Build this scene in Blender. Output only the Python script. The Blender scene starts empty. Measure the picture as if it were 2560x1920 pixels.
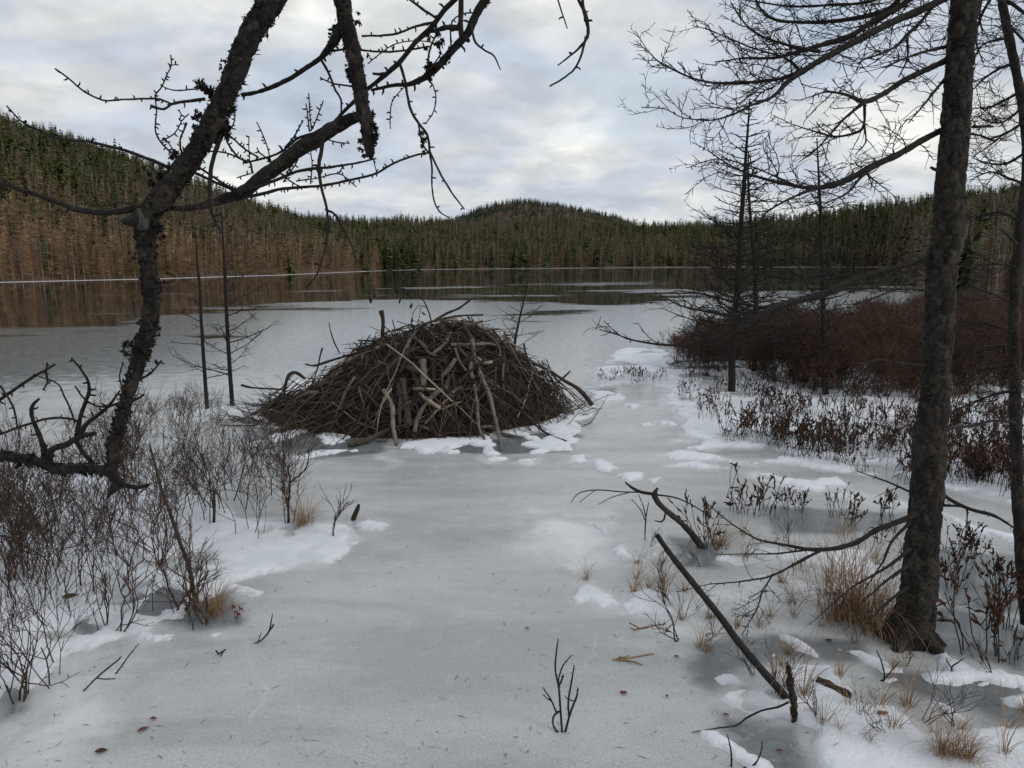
import bpy, math, random
import numpy as np
from mathutils import Vector, Matrix

# ------------------------------------------------------------------ camera, world, sun, exposure
SC = bpy.context.scene
COL = SC.collection
F = 1828.0                       # focal length in photo pixels (photo is 2560 x 1920)
CAMH = 2.0
PITCH = math.atan(305.0 / F)
cam = bpy.data.cameras.new('camera'); camo = bpy.data.objects.new('camera', cam); COL.objects.link(camo)
cam.sensor_width = 36.0; cam.lens = 36.0 * F / 2560.0
cam.clip_start = 0.05; cam.clip_end = 6000
camo.location = (0, 0, CAMH); camo.rotation_euler = (math.pi/2 - PITCH, 0, 0)
SC.camera = camo

SUN_EL, SUN_AZ = 26.0, 118.0     # azimuth from +Y, clockwise; negative = to the left
world = bpy.data.worlds.new('World'); SC.world = world; world.use_nodes = True
def build_world():
    nt = world.node_tree; N = nt.nodes; L = nt.links
    for n in list(N): N.remove(n)
    out = N.new('ShaderNodeOutputWorld'); bg = N.new('ShaderNodeBackground'); bg.inputs['Strength'].default_value = 0.1
    sky = N.new('ShaderNodeTexSky'); sky.sky_type = 'NISHITA'; sky.sun_disc = False
    sky.sun_elevation = math.radians(SUN_EL); sky.sun_rotation = math.radians(SUN_AZ)
    tc = N.new('ShaderNodeTexCoord'); sep = N.new('ShaderNodeSeparateXYZ'); L.new(tc.outputs['Generated'], sep.inputs[0])
    def m(op, a, b=None):
        n = N.new('ShaderNodeMath'); n.operation = op
        for i, v in enumerate((a, b)):
            if v is None: continue
            if isinstance(v, (int, float)): n.inputs[i].default_value = v
            else: L.new(v, n.inputs[i])
        return n.outputs[0]
    z = m('ADD', m('MAXIMUM', sep.outputs[2], 0.0), 0.26)
    u = m('DIVIDE', sep.outputs[0], z); v = m('DIVIDE', sep.outputs[1], z)
    cb = N.new('ShaderNodeCombineXYZ'); L.new(u, cb.inputs[0]); L.new(v, cb.inputs[1])
    def noise(scale, detail, dist, off, rough=0.55):
        mp = N.new('ShaderNodeMapping'); mp.inputs['Location'].default_value = off; L.new(cb.outputs[0], mp.inputs[0])
        n = N.new('ShaderNodeTexNoise'); n.inputs['Scale'].default_value = scale; n.inputs['Detail'].default_value = detail
        n.inputs['Roughness'].default_value = rough; n.inputs['Distortion'].default_value = dist; L.new(mp.outputs[0], n.inputs[0]); return n.outputs[0]
    def ramp(src, stops):
        r = N.new('ShaderNodeValToRGB'); r.color_ramp.interpolation = 'EASE'
        e = r.color_ramp.elements
        while len(e) < len(stops): e.new(0.5)
        for k, (p, c) in zip(e, stops): k.position = p; k.color = (*c, 1) if not isinstance(c, (int, float)) else (c, c, c, 1)
        L.new(src, r.inputs[0]); return r.outputs[0]
    clouds = ramp(noise(1.7, 6, 0.25, (3.1, 1.7, 0), 0.52), [(0.30, (3.5, 4.1, 5.0)), (0.45, (4.35, 4.75, 5.4)), (0.56, (5.3, 5.5, 5.6)), (0.70, (7.3, 7.3, 7.0))])
    fine = ramp(noise(5.0, 5, 0.2, (0.4, 8.2, 0)), [(0.33, 0.90), (0.7, 1.12)])
    mul = N.new('ShaderNodeMix'); mul.data_type = 'RGBA'; mul.blend_type = 'MULTIPLY'; mul.inputs[0].default_value = 1.0
    L.new(clouds, mul.inputs[6]); L.new(fine, mul.inputs[7])
    gap = ramp(noise(1.5, 5, 0.3, (7.6, 2.2, 0)), [(0.55, 0.0), (0.72, 0.42)])
    blue = N.new('ShaderNodeMix'); blue.data_type = 'RGBA'; blue.blend_type = 'MULTIPLY'; blue.inputs[0].default_value = 1.0
    L.new(sky.outputs[0], blue.inputs[6]); blue.inputs[7].default_value = (1.1, 1.1, 1.1, 1)
    # thin veil over the gaps keeps them pale
    veil = N.new('ShaderNodeMix'); veil.data_type = 'RGBA'; veil.inputs[0].default_value = 0.45
    L.new(blue.outputs[2], veil.inputs[6]); veil.inputs[7].default_value = (4.6, 5.4, 6.6, 1)
    mx = N.new('ShaderNodeMix'); mx.data_type = 'RGBA'; L.new(gap, mx.inputs[0]); L.new(mul.outputs[2], mx.inputs[6]); L.new(veil.outputs[2], mx.inputs[7])
    L.new(mx.outputs[2], bg.inputs[0]); L.new(bg.outputs[0], out.inputs[0])
build_world()
sun = bpy.data.lights.new('sun', 'SUN'); suno = bpy.data.objects.new('sun', sun); COL.objects.link(suno)
sun.energy = 0.75; sun.angle = math.radians(20); sun.color = (1.0, 0.93, 0.84)
_e, _a = math.radians(SUN_EL), math.radians(SUN_AZ)
suno.rotation_euler = Vector((-math.sin(_a)*math.cos(_e), -math.cos(_a)*math.cos(_e), -math.sin(_e))).to_track_quat('-Z', 'Y').to_euler()
suno.location = (30, -20, 40)
vs = SC.view_settings; vs.view_transform = 'Standard'; vs.look = 'None'; vs.exposure = 0.40; vs.gamma = 1.0; vs.use_curve_mapping = False

# ------------------------------------------------------------------ photo geometry helpers
CT, ST = math.cos(PITCH), math.sin(PITCH)
def ray(px, py):
    v = 960.0 - py
    return np.array([px - 1280.0, F*CT + v*ST, -F*ST + v*CT])
def at(px, py, Y):               # the point at depth Y seen at a photo pixel
    d = ray(px, py); return np.array([0, 0, CAMH]) + d*(Y/d[1])
def ground(px, py, z=0.0):       # the point of the ice seen at a photo pixel
    d = ray(px, py); return np.array([0, 0, CAMH]) + d*((z-CAMH)/d[2])
def fwd(P):                      # distance along the view axis
    return P[1]*CT + (CAMH-P[2])*ST
CROP = {1: (0.4339, 0, 0), 2: (0.4339, 700, 0), 3: (0.4792, 1500, 0), 4: (0.4339, 0, 480), 5: (0.4521, 560, 680),
        6: (0.4792, 1500, 640), 7: (0.5063, 0, 1080), 8: (0.5696, 1300, 1150), 0: (1.0, 0, 0)}
def px_of(c, x, y):
    s, ox, oy = CROP[c]; return ox + x*s, oy + y*s
def gpoly(c, pts): return np.array([ground(*px_of(c, x, y))[:2] for x, y in pts])
def trace(c, pts, Y0, Y1=None, bulge=0.0):
    """pixel polyline (x, y[, width]) -> 3D points and radii; depth runs from Y0 to Y1 along the line"""
    if Y1 is None: Y1 = Y0
    n = len(pts); s = CROP[c][0]
    w = [(p[2] if len(p) > 2 else None) for p in pts]
    if w[0] is None: w[0] = next(v for v in w if v is not None)
    if w[-1] is None: w[-1] = 4.0
    idx = [i for i, v in enumerate(w) if v is not None]
    w = np.interp(range(n), idx, [w[i] for i in idx])
    a = np.array([px_of(c, p[0], p[1]) for p in pts], float)
    t = np.r_[0, np.cumsum(np.linalg.norm(np.diff(a, axis=0), axis=1))]; t /= max(t[-1], 1e-6)
    P = np.array([at(a[i, 0], a[i, 1], Y0 + (Y1-Y0)*t[i] + bulge*math.sin(math.pi*t[i])) for i in range(n)])
    R = np.array([w[i]*s*0.5/F*fwd(P[i]) for i in range(n)])
    return P, R
def smooth(P, R, step):
    """Catmull-Rom resampling"""
    P = np.asarray(P, float); R = np.asarray(R, float)
    if len(P) < 2: return P, R
    Q = np.vstack([2*P[0]-P[1], P, 2*P[-1]-P[-2]])
    out, rr = [], []
    for i in range(len(P)-1):
        p0, p1, p2, p3 = Q[i:i+4]
        n = max(1, int(math.ceil(np.linalg.norm(p2-p1)/step)))
        t = (np.arange(n)/n)[:, None]
        out.append(0.5*((2*p1)+(-p0+p2)*t+(2*p0-5*p1+4*p2-p3)*t*t+(-p0+3*p1-3*p2+p3)*t**3))
        rr.append(R[i]+(R[i+1]-R[i])*t[:, 0])
    out.append(P[-1:]); rr.append(R[-1:])
    return np.vstack(out), np.concatenate(rr)

# ------------------------------------------------------------------ numpy noise
def hsh(ix, iy, iz, k=0):
    with np.errstate(over='ignore'):
        h = (ix.astype(np.int64)*374761393 + iy.astype(np.int64)*668265263 + iz.astype(np.int64)*2147483647 + k*974711) & 0xffffffff
        h = ((h ^ (h >> 13))*1274126177) & 0xffffffff
        h = ((h ^ (h >> 16))*2246822519) & 0xffffffff
        h = h ^ (h >> 15)
    return (h & 0xffffff)/float(0x1000000)
def vnoise(P, k=0):
    P = np.asarray(P, float)
    if P.shape[1] == 2: P = np.c_[P, np.zeros(len(P))]
    i = np.floor(P).astype(np.int64); f = P-i; f = f*f*(3-2*f); r = 0
    for dx in (0, 1):
        for dy in (0, 1):
            for dz in (0, 1):
                w = (f[:, 0] if dx else 1-f[:, 0])*(f[:, 1] if dy else 1-f[:, 1])*(f[:, 2] if dz else 1-f[:, 2])
                r = r + w*hsh(i[:, 0]+dx, i[:, 1]+dy, i[:, 2]+dz, k)
    return r
def fbm(P, octv=4, k=0):
    r = 0; a = 0.5; s = 0
    for o in range(octv):
        r = r + a*vnoise(np.asarray(P)*(2.03**o)+o*17.3, k+o); s += a; a *= 0.5
    return r/s
def worley(P, k=0):
    i = np.floor(P).astype(np.int64); f1 = np.full(len(P), 9.0); f2 = np.full(len(P), 9.0); cid = np.zeros(len(P))
    for dx in (-1, 0, 1):
        for dy in (-1, 0, 1):
            for dz in (-1, 0, 1):
                c = i+[dx, dy, dz]
                q = c+np.c_[hsh(c[:, 0], c[:, 1], c[:, 2], k), hsh(c[:, 0], c[:, 1], c[:, 2], k+1), hsh(c[:, 0], c[:, 1], c[:, 2], k+2)]
                d = np.linalg.norm(P-q, axis=1)
                nid = hsh(c[:, 0], c[:, 1], c[:, 2], k+3)
                m = d < f1
                f2 = np.where(m, f1, np.minimum(f2, d)); cid = np.where(m, nid, cid); f1 = np.where(m, d, f1)
    return f1, f2, cid
def sstep(a, b, x):
    t = np.clip((x-a)/(b-a), 0, 1); return t*t*(3-2*t)

# ------------------------------------------------------------------ mesh building
class MB:
    def __init__(s): s.V, s.T, s.M, s.C, s.n = [], [], [], [], 0
    def add(s, V, T, m=0, col=None):
        V = np.asarray(V, float); T = np.asarray(T, int)
        s.V.append(V); s.T.append(T+s.n); s.M.append(np.full(len(T), m, int)); s.n += len(V)
        if col is not None: s.C.append(np.broadcast_to(np.asarray(col, float), (len(V), 3)))
    def tube(s, P, R, k=6, m=0, cap=True, col=None):
        P = np.asarray(P, float); n = len(P); R = np.broadcast_to(np.asarray(R, float), (n,))
        if n < 2: return
        T = np.gradient(P, axis=0); T /= np.linalg.norm(T, axis=1)[:, None]+1e-12
        mt = np.abs(P[-1]-P[0]); ref = np.eye(3)[int(np.argmin(mt))]
        N = np.cross(T, ref); N /= np.linalg.norm(N, axis=1)[:, None]+1e-12; B = np.cross(T, N)
        a = np.arange(k)*2*math.pi/k
        V = P[:, None, :] + R[:, None, None]*(np.cos(a)[None, :, None]*N[:, None, :] + np.sin(a)[None, :, None]*B[:, None, :])
        V = V.reshape(-1, 3)
        i = np.arange(n-1)[:, None]*k; j = np.arange(k)[None, :]; j2 = (j+1) % k
        A, Bq, Cq, D = (i+j), (i+j2), (i+k+j2), (i+k+j)
        Tr = np.concatenate([np.stack([A, Bq, Cq], -1).reshape(-1, 3), np.stack([A, Cq, D], -1).reshape(-1, 3)])
        if cap and k > 3:
            V = np.vstack([V, P[0], P[-1]]); c0, c1 = n*k, n*k+1; e = (n-1)*k; jj = np.arange(k)
            Tr = np.vstack([Tr, np.c_[np.full(k, c0), (jj+1) % k, jj], np.c_[np.full(k, c1), e+jj, e+(jj+1) % k]])
        s.add(V, Tr[:, ::-1], m, col)
    def build(s, name, mats, parent=None, origin=None, smoothf=True):
        if not s.V: s.add(np.zeros((3, 3)), [[0, 1, 2]])
        V = np.vstack(s.V); T = np.vstack(s.T); M = np.concatenate(s.M)
        if origin is None and parent is not None: origin = parent['_o'] if '_o' in parent else (0, 0, 0)
        if origin is None: origin = (0, 0, 0)
        V = V-np.asarray(origin, float)
        me = bpy.data.meshes.new(name)
        me.vertices.add(len(V)); me.vertices.foreach_set('co', V.astype(np.float32).ravel())
        me.loops.add(len(T)*3); me.loops.foreach_set('vertex_index', T.astype(np.int32).ravel())
        me.polygons.add(len(T)); me.polygons.foreach_set('loop_start', np.arange(0, len(T)*3, 3, dtype=np.int32))
        me.polygons.foreach_set('material_index', M.astype(np.int32))
        me.polygons.foreach_set('use_smooth', np.full(len(T), bool(smoothf)))
        if not isinstance(mats, (list, tuple)): mats = [mats]
        for mm in mats: me.materials.append(mm)
        if s.C:
            C = np.vstack(s.C)
            if len(C) == len(V):
                at_ = me.attributes.new('Col', 'FLOAT_COLOR', 'POINT'); at_.data.foreach_set('color', np.c_[C, np.ones(len(C))].astype(np.float32).ravel())
        me.update(calc_edges=True); me.validate()
        return link(name, me, parent, None if parent is not None else origin)
def link(name, data, parent=None, loc=None):
    o = bpy.data.objects.new(name, data); COL.objects.link(o)
    if loc is not None: o.location = loc
    if parent is not None: o.parent = parent
    return o
def tag(o, label=None, cat=None, group=None, kind=None):
    if label: o['label'] = label
    if cat: o['category'] = cat
    if group: o['group'] = group
    if kind: o['kind'] = kind
    return o
ORIG = {}
class Thing:
    pass
def thing(name, loc, label, cat, group=None):
    o = bpy.data.objects.new(name, None); COL.objects.link(o); o.location = tuple(float(v) for v in loc); o.empty_display_size = 0.1
    tag(o, label, cat, group); ORIG[o.name] = tuple(float(v) for v in loc)
    return o
def part(mb, name, mats, parent, kind=None, label=None):
    org = ORIG[parent.name]
    o = mb.build(name, mats, parent, origin=org); ORIG[o.name] = org
    if kind: o['kind'] = kind
    if label: o['label'] = label
    return o
def copy_tree(o, parent=None):
    c = o.copy(); COL.objects.link(c); c.parent = parent
    for ch in o.children: copy_tree(ch, c)
    return c

# ------------------------------------------------------------------ materials
def mat(name, col, col2=None, scale=20.0, rough=0.8, bump=0.0, bscale=None, stretch=(1, 1, 1), spec=0.3, col3=None, attr=False, obj_random=0.0, detail=5):
    m = bpy.data.materials.new(name); m.use_nodes = True; nt = m.node_tree; N = nt.nodes; L = nt.links
    b = N['Principled BSDF']; b.inputs['Roughness'].default_value = rough; b.inputs['Specular IOR Level'].default_value = spec
    tc = N.new('ShaderNodeTexCoord'); mp = N.new('ShaderNodeMapping'); mp.inputs['Scale'].default_value = stretch; L.new(tc.outputs['Object'], mp.inputs[0])
    n1 = N.new('ShaderNodeTexNoise'); n1.inputs['Scale'].default_value = scale; n1.inputs['Detail'].default_value = detail; n1.inputs['Roughness'].default_value = 0.62
    L.new(mp.outputs[0], n1.inputs[0])
    r = N.new('ShaderNodeValToRGB'); e = r.color_ramp.elements
    c2 = col2 or tuple(c*0.55 for c in col)
    e[0].position = 0.32; e[0].color = (*c2, 1); e[1].position = 0.62; e[1].color = (*col, 1)
    if col3: k = e.new(0.74); k.color = (*col3, 1)
    L.new(n1.outputs[0], r.inputs[0]); src = r.outputs[0]
    if attr:
        a = N.new('ShaderNodeAttribute'); a.attribute_name = 'Col'
        x = N.new('ShaderNodeMix'); x.data_type = 'RGBA'; x.blend_type = 'MULTIPLY'; x.inputs[0].default_value = 1.0
        L.new(a.outputs[0], x.inputs[6]); L.new(src, x.inputs[7]); src = x.outputs[2]
    if obj_random > 0:
        oi = N.new('ShaderNodeObjectInfo'); mr = N.new('ShaderNodeMapRange'); mr.inputs[3].default_value = 1-obj_random; mr.inputs[4].default_value = 1+obj_random
        L.new(oi.outputs['Random'], mr.inputs[0])
        hs = N.new('ShaderNodeHueSaturation'); L.new(mr.outputs[0], hs.inputs['Value']); L.new(src, hs.inputs['Color']); src = hs.outputs[0]
    L.new(src, b.inputs['Base Color'])
    if bump > 0:
        n2 = N.new('ShaderNodeTexNoise'); n2.inputs['Scale'].default_value = bscale or scale*2; n2.inputs['Detail'].default_value = 6; L.new(mp.outputs[0], n2.inputs[0])
        bp = N.new('ShaderNodeBump'); bp.inputs['Strength'].default_value = bump; bp.inputs['Distance'].default_value = 0.01; L.new(n2.outputs[0], bp.inputs['Height']); L.new(bp.outputs[0], b.inputs['Normal'])
    return m
M = {}
M['bark'] = mat('bark_larch', (0.027, 0.024, 0.020), (0.007, 0.0055, 0.005), 45, 0.9, 0.9, 160, col3=(0.055, 0.053, 0.047))
M['bark_p'] = mat('bark_plates', (0.036, 0.031, 0.026), (0.010, 0.008, 0.007), 60, 0.92, 0.9, 160, col3=(0.06, 0.056, 0.05), attr=True)
M['bark_rp'] = mat('bark_red_plates', (0.043, 0.037, 0.031), (0.012, 0.010, 0.0085), 50, 0.92, 0.9, 140, col3=(0.082, 0.078, 0.068), attr=True)
M['bark_red'] = mat('bark_scaly', (0.048, 0.037, 0.029), (0.011, 0.008, 0.0065), 38, 0.9, 0.9, 140, col3=(0.085, 0.072, 0.06))
M['twig'] = mat('twig_dark', (0.024, 0.020, 0.017), (0.010, 0.008, 0.007), 30, 0.85)
M['twig2'] = mat('twig_brown', (0.075, 0.052, 0.040), (0.035, 0.024, 0.02), 30, 0.85)
M['shrub'] = mat('shrub_twig', (0.075, 0.046, 0.035), (0.024, 0.016, 0.013), 7, 0.85, obj_random=0.25)
M['shrub_red'] = mat('shrub_red_twig', (0.110, 0.064, 0.041), (0.038, 0.023, 0.016), 5, 0.9, obj_random=0.4)
M['leaf'] = mat('dry_leaf', (0.110, 0.052, 0.031), (0.036, 0.018, 0.012), 30, 0.75, obj_random=0.25)
M['leaf_red'] = mat('red_leaf', (0.17, 0.03, 0.025), (0.08, 0.02, 0.018), 60, 0.6)
M['leaf_tan'] = mat('tan_leaf', (0.25, 0.13, 0.06), (0.12, 0.06, 0.03), 60, 0.7)
M['grass'] = mat('dry_grass', (0.33, 0.215, 0.11), (0.13, 0.075, 0.036), 25, 0.8, obj_random=0.2)
M['lichen'] = mat('lichen', (0.022, 0.020, 0.017), (0.008, 0.007, 0.006), 60, 0.95)
M['lichen_pale'] = mat('lichen_pale', (0.10, 0.102, 0.092), (0.04, 0.04, 0.036), 60, 0.95)
M['scar'] = mat('bark_scar_grey', (0.085, 0.082, 0.077), (0.035, 0.033, 0.03), 60, 0.85, 0.3)
M['mud'] = mat('lodge_mud', (0.026, 0.019, 0.014), (0.008, 0.006, 0.005), 14, 0.95, 0.8, 30)
M['stick_grey'] = mat('stick_grey', (0.19, 0.163, 0.136), (0.075, 0.061, 0.048), 9, 0.85, 0.4, 60, (1, 1, 0.25), obj_random=0.3)
M['stick_brown'] = mat('stick_brown', (0.088, 0.065, 0.047), (0.030, 0.022, 0.016), 9, 0.85, 0.4, 60, (1, 1, 0.25), obj_random=0.35)
M['stick_dark'] = mat('stick_dark', (0.045, 0.034, 0.027), (0.018, 0.013, 0.011), 9, 0.85, 0.4, 60, (1, 1, 0.25), obj_random=0.3)
M['stick_pale'] = mat('stick_pale', (0.31, 0.26, 0.19), (0.15, 0.117, 0.083), 9, 0.8, 0.3, 60, (1, 1, 0.25), obj_random=0.2)
M['black_wood'] = mat('wet_black_wood', (0.020, 0.017, 0.015), (0.008, 0.007, 0.006), 25, 0.7, 0.5, 80)
M['forest'] = mat('forest', (1.1, 1.1, 1.1), (0.75, 0.75, 0.75), 0.6, 0.95, spec=0.05, attr=True)
M['forest_obj'] = mat('forest_tree', (1.1, 1.1, 1.1), (0.75, 0.75, 0.75), 0.6, 0.95, spec=0.05, attr=True, obj_random=0.25)
M['soil'] = mat('forest_floor', (0.12, 0.080, 0.050), (0.055, 0.042, 0.027), 0.25, 0.95, spec=0.1)
def snow_mat():
    m = mat('snow', (0.78, 0.785, 0.805), (0.68, 0.692, 0.715), 4, 0.7, 0.6, 55, spec=0.3, attr=True)
    m.node_tree.nodes['Principled BSDF'].inputs['Subsurface Weight'].default_value = 0.0
    return m
M['snow'] = snow_mat()
def ice_mat():
    m = bpy.data.materials.new('lake_ice'); m.use_nodes = True; nt = m.node_tree; N = nt.nodes; L = nt.links; b = N['Principled BSDF']
    tc = N.new('ShaderNodeTexCoord'); P = tc.outputs['Object']
    def math_(op, a, c=None, clamp=False):
        n = N.new('ShaderNodeMath'); n.operation = op; n.use_clamp = clamp
        for i, v in enumerate((a, c)):
            if v is None: continue
            if isinstance(v, (int, float)): n.inputs[i].default_value = v
            else: L.new(v, n.inputs[i])
        return n.outputs[0]
    def noise(scale, detail=5, st=(1, 1, 1), rough=0.55, dist=0.0):
        mp = N.new('ShaderNodeMapping'); mp.inputs['Scale'].default_value = st; L.new(P, mp.inputs[0])
        n = N.new('ShaderNodeTexNoise'); n.inputs['Scale'].default_value = scale; n.inputs['Detail'].default_value = detail; n.inputs['Roughness'].default_value = rough
        n.inputs['Distortion'].default_value = dist; L.new(mp.outputs[0], n.inputs[0]); return n.outputs[0]
    def maprange(v, a, c, d, e, sm=True):
        n = N.new('ShaderNodeMapRange'); n.interpolation_type = 'SMOOTHSTEP' if sm else 'LINEAR'
        L.new(v, n.inputs[0])
        for i, q in enumerate((a, c, d, e)): n.inputs[i+1].default_value = q
        return n.outputs[0]
    def mixc(f, a, c):
        n = N.new('ShaderNodeMix'); n.data_type = 'RGBA'
        for i, v in ((0, f), (6, a), (7, c)):
            if isinstance(v, tuple): n.inputs[i].default_value = (*v, 1)
            elif isinstance(v, (int, float)): n.inputs[i].default_value = v
            else: L.new(v, n.inputs[i])
        return n.outputs[2]
    a = N.new('ShaderNodeAttribute'); a.attribute_name = 'Col'; sp = N.new('ShaderNodeSeparateColor'); L.new(a.outputs[0], sp.inputs[0])
    white, frost, clear = sp.outputs[0], sp.outputs[1], sp.outputs[2]
    # white ice or dark clear ice, broken up by wind-drawn streaks
    st = noise(0.35, 6, (0.55, 1.0, 1), 0.6, 0.6)
    st3 = noise(1.1, 6, (0.16, 1.0, 1), 0.62, 0.4)
    w = math_('ADD', math_('ADD', white, math_('MULTIPLY', math_('SUBTRACT', st, 0.5), 1.5)), math_('MULTIPLY', math_('SUBTRACT', st3, 0.5), 1.1))
    wm = maprange(w, 0.36, 0.66, 0, 1)
    st2 = noise(1.6, 7, (0.30, 1.0, 1), 0.68, 0.5)
    tone = mixc(maprange(st2, 0.36, 0.64, 0, 1), (0.385, 0.392, 0.386), (0.505, 0.508, 0.498))
    gr = mixc(maprange(noise(95, 4, rough=0.7), 0.3, 0.72, 0, 1), (0.80, 0.80, 0.80), (1.16, 1.16, 1.16))
    mul = N.new('ShaderNodeMix'); mul.data_type = 'RGBA'; mul.blend_type = 'MULTIPLY'; mul.inputs[0].default_value = 1.0; L.new(tone, mul.inputs[6]); L.new(gr, mul.inputs[7])
    base = mul.outputs[2]
    # clear grey ice round stems and stones
    cl = maprange(math_('ADD', clear, math_('MULTIPLY', math_('SUBTRACT', noise(3.5, 5), 0.5), 0.7)), 0.35, 0.75, 0, 1)
    base = mixc(cl, base, (0.155, 0.168, 0.174))
    # thin wind-blown frost
    fr = maprange(math_('ADD', frost, math_('MULTIPLY', math_('SUBTRACT', noise(2.2, 7, rough=0.62, dist=0.5), 0.5), 1.1)), 0.35, 0.95, 0, 1)
    base = mixc(fr, base, (0.74, 0.75, 0.755))
    # crystals and specks of dirt
    def specks(scale, thr):
        v = N.new('ShaderNodeTexVoronoi'); v.inputs['Scale'].default_value = scale; L.new(P, v.inputs[0])
        return math_('LESS_THAN', v.outputs['Distance'], thr), v.outputs['Color']
    s1, c1 = specks(26, 0.12)
    sel = N.new('ShaderNodeSeparateColor'); L.new(c1, sel.inputs[0])
    base = mixc(math_('MULTIPLY', math_('MULTIPLY', s1, math_('GREATER_THAN', sel.outputs[0], 0.45)), 0.35), base, (0.72, 0.74, 0.74))
    s2, c2 = specks(11, 0.045)
    sel2 = N.new('ShaderNodeSeparateColor'); L.new(c2, sel2.inputs[0])
    base = mixc(math_('MULTIPLY', s2, math_('GREATER_THAN', sel2.outputs[0], 0.72)), base, (0.08, 0.065, 0.05))
    # hairline cracks and trails of bubbles
    def cracks(scale, wdt, seed):
        wn = N.new('ShaderNodeTexNoise'); wn.inputs['Scale'].default_value = 1.7; wn.inputs['Detail'].default_value = 4; L.new(P, wn.inputs[0])
        va = N.new('ShaderNodeVectorMath'); va.operation = 'MULTIPLY_ADD'; L.new(wn.outputs['Color'], va.inputs[0]); va.inputs[1].default_value = (0.5, 0.5, 0); va.inputs[2].default_value = (seed, seed*0.7, 0)
        vb = N.new('ShaderNodeVectorMath'); vb.operation = 'ADD'; L.new(P, vb.inputs[0]); L.new(va.outputs[0], vb.inputs[1])
        v = N.new('ShaderNodeTexVoronoi'); v.feature = 'DISTANCE_TO_EDGE'; v.inputs['Scale'].default_value = scale; L.new(vb.outputs[0], v.inputs[0])
        return maprange(v.outputs['Distance'], 0.0, wdt, 1, 0)
    base = mixc(math_('MULTIPLY', math_('MULTIPLY', cracks(0.55, 0.006, 3.3), maprange(noise(0.8, 3), 0.5, 0.62, 0, 1)), 0.2), base, (0.70, 0.72, 0.73))
    base = mixc(math_('MULTIPLY', maprange(noise(7.5, 7, rough=0.75), 0.52, 0.70, 0, 1), 0.2), base, (0.64, 0.655, 0.655))
    base = mixc(math_('MULTIPLY', maprange(noise(2.6, 5, rough=0.6, dist=1.0), 0.56, 0.70, 0, 1), 0.30), base, (0.30, 0.315, 0.315))
    col = mixc(wm, (0.018, 0.020, 0.019), base)
    L.new(col, b.inputs['Base Color'])
    rn = noise(6, 5)
    rw = math_('MULTIPLY', maprange(rn, 0.3, 0.7, 0.19, 0.36), maprange(cl, 0, 1, 1.0, 0.5))
    mr = N.new('ShaderNodeMix'); mr.data_type = 'FLOAT'; L.new(wm, mr.inputs[0]); mr.inputs[2].default_value = 0.035; L.new(rw, mr.inputs[3])
    L.new(mr.outputs[0], b.inputs['Roughness'])
    b.inputs['IOR'].default_value = 1.31
    bp = N.new('ShaderNodeBump'); bp.inputs['Distance'].default_value = 0.01; L.new(math_('ADD', math_('MULTIPLY', wm, 0.14), 0.004), bp.inputs['Strength'])
    L.new(noise(14, 6), bp.inputs['Height']); L.new(bp.outputs[0], b.inputs['Normal'])
    return m
M['ice'] = ice_mat()

# ------------------------------------------------------------------ the lake: ice sheet, shoreline and hills
SHORE = [(-900, 745), (-400, 722), (0, 706), (400, 697), (700, 688), (980, 676), (1050, 674), (1500, 670), (1900, 667.5), (2200, 668), (2255, 676), (2290, 704), (2340, 730), (2420, 755), (2560, 785), (2800, 830), (3400, 900)]
RIDGE = [(-900, 150, 300), (-400, 235, 300), (0, 318, 290), (60, 340, 290), (120, 356, 285), (230, 396, 280), (330, 430, 275), (400, 455, 270), (460, 475, 270), (540, 505, 280), (620, 532, 300), (700, 552, 320), (760, 566, 350), (830, 570, 380),
         (900, 568, 400), (1000, 566, 420), (1150, 573, 430), (1280, 576, 440), (1450, 576, 450), (1600, 575, 460), (1800, 574, 460), (1950, 562, 440), (2050, 550, 420), (2150, 536, 400), (2300, 520, 380), (2450, 505, 360), (2560, 490, 340), (2800, 470, 320), (3400, 440, 300)]
def az_of(px, py=655): d = ray(px, py); return math.atan2(d[0], d[1])
_saz = np.array([az_of(p[0], p[1]) for p in SHORE]); _sd = np.array([np.hypot(*ground(*p)[:2]) for p in SHORE])
_raz = np.array([az_of(p[0], p[1]) for p in RIDGE]); _rd = np.array([p[2] for p in RIDGE], float)
_rz = np.array([CAMH + p[2]*ray(p[0], p[1])[2]/np.hypot(*ray(p[0], p[1])[:2]) for p in RIDGE])
def shore_d(az): return np.exp(np.interp(az, _saz, np.log(_sd)))
HUMP = [(1070, 580), (1120, 557), (1160, 543), (1200, 530), (1240, 518), (1290, 511), (1340, 511), (1390, 518), (1440, 529), (1490, 541), (1540, 552), (1600, 575)]
_haz = np.array([az_of(*p) for p in HUMP]); _hz = np.array([CAMH + 850*ray(*p)[2]/np.hypot(*ray(*p)[:2]) for p in HUMP])
def terrain_z(az, r):
    az = np.asarray(az, float); r = np.asarray(r, float)
    d0 = shore_d(az); d1 = np.interp(az, _raz, _rd); rz = np.interp(az, _raz, _rz)
    t = (r-d0)/(d1-d0)
    z = np.where(t < 1, rz*(0.25*np.clip(t, 0, 1)+0.75*sstep(-0.1, 1.0, t)-0.75*sstep(-0.1, 1.0, np.zeros_like(t))), rz*(1-0.5*sstep(1, 2.2, t)))
    hz = np.interp(az, _haz, _hz, left=0, right=0)
    hump = hz*np.exp(-((r-850)/190.0)**2)
    z = np.maximum(z, hump)
    P = np.c_[np.sin(az)*r, np.cos(az)*r]
    z = z + (fbm(P/28.0, 3, 5)-0.5)*np.clip(t, 0, 1)*np.minimum(z, 14)*0.5
    return np.where(t < 0, -0.35+0.0*z, z*1.0 + 0.05)

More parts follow.
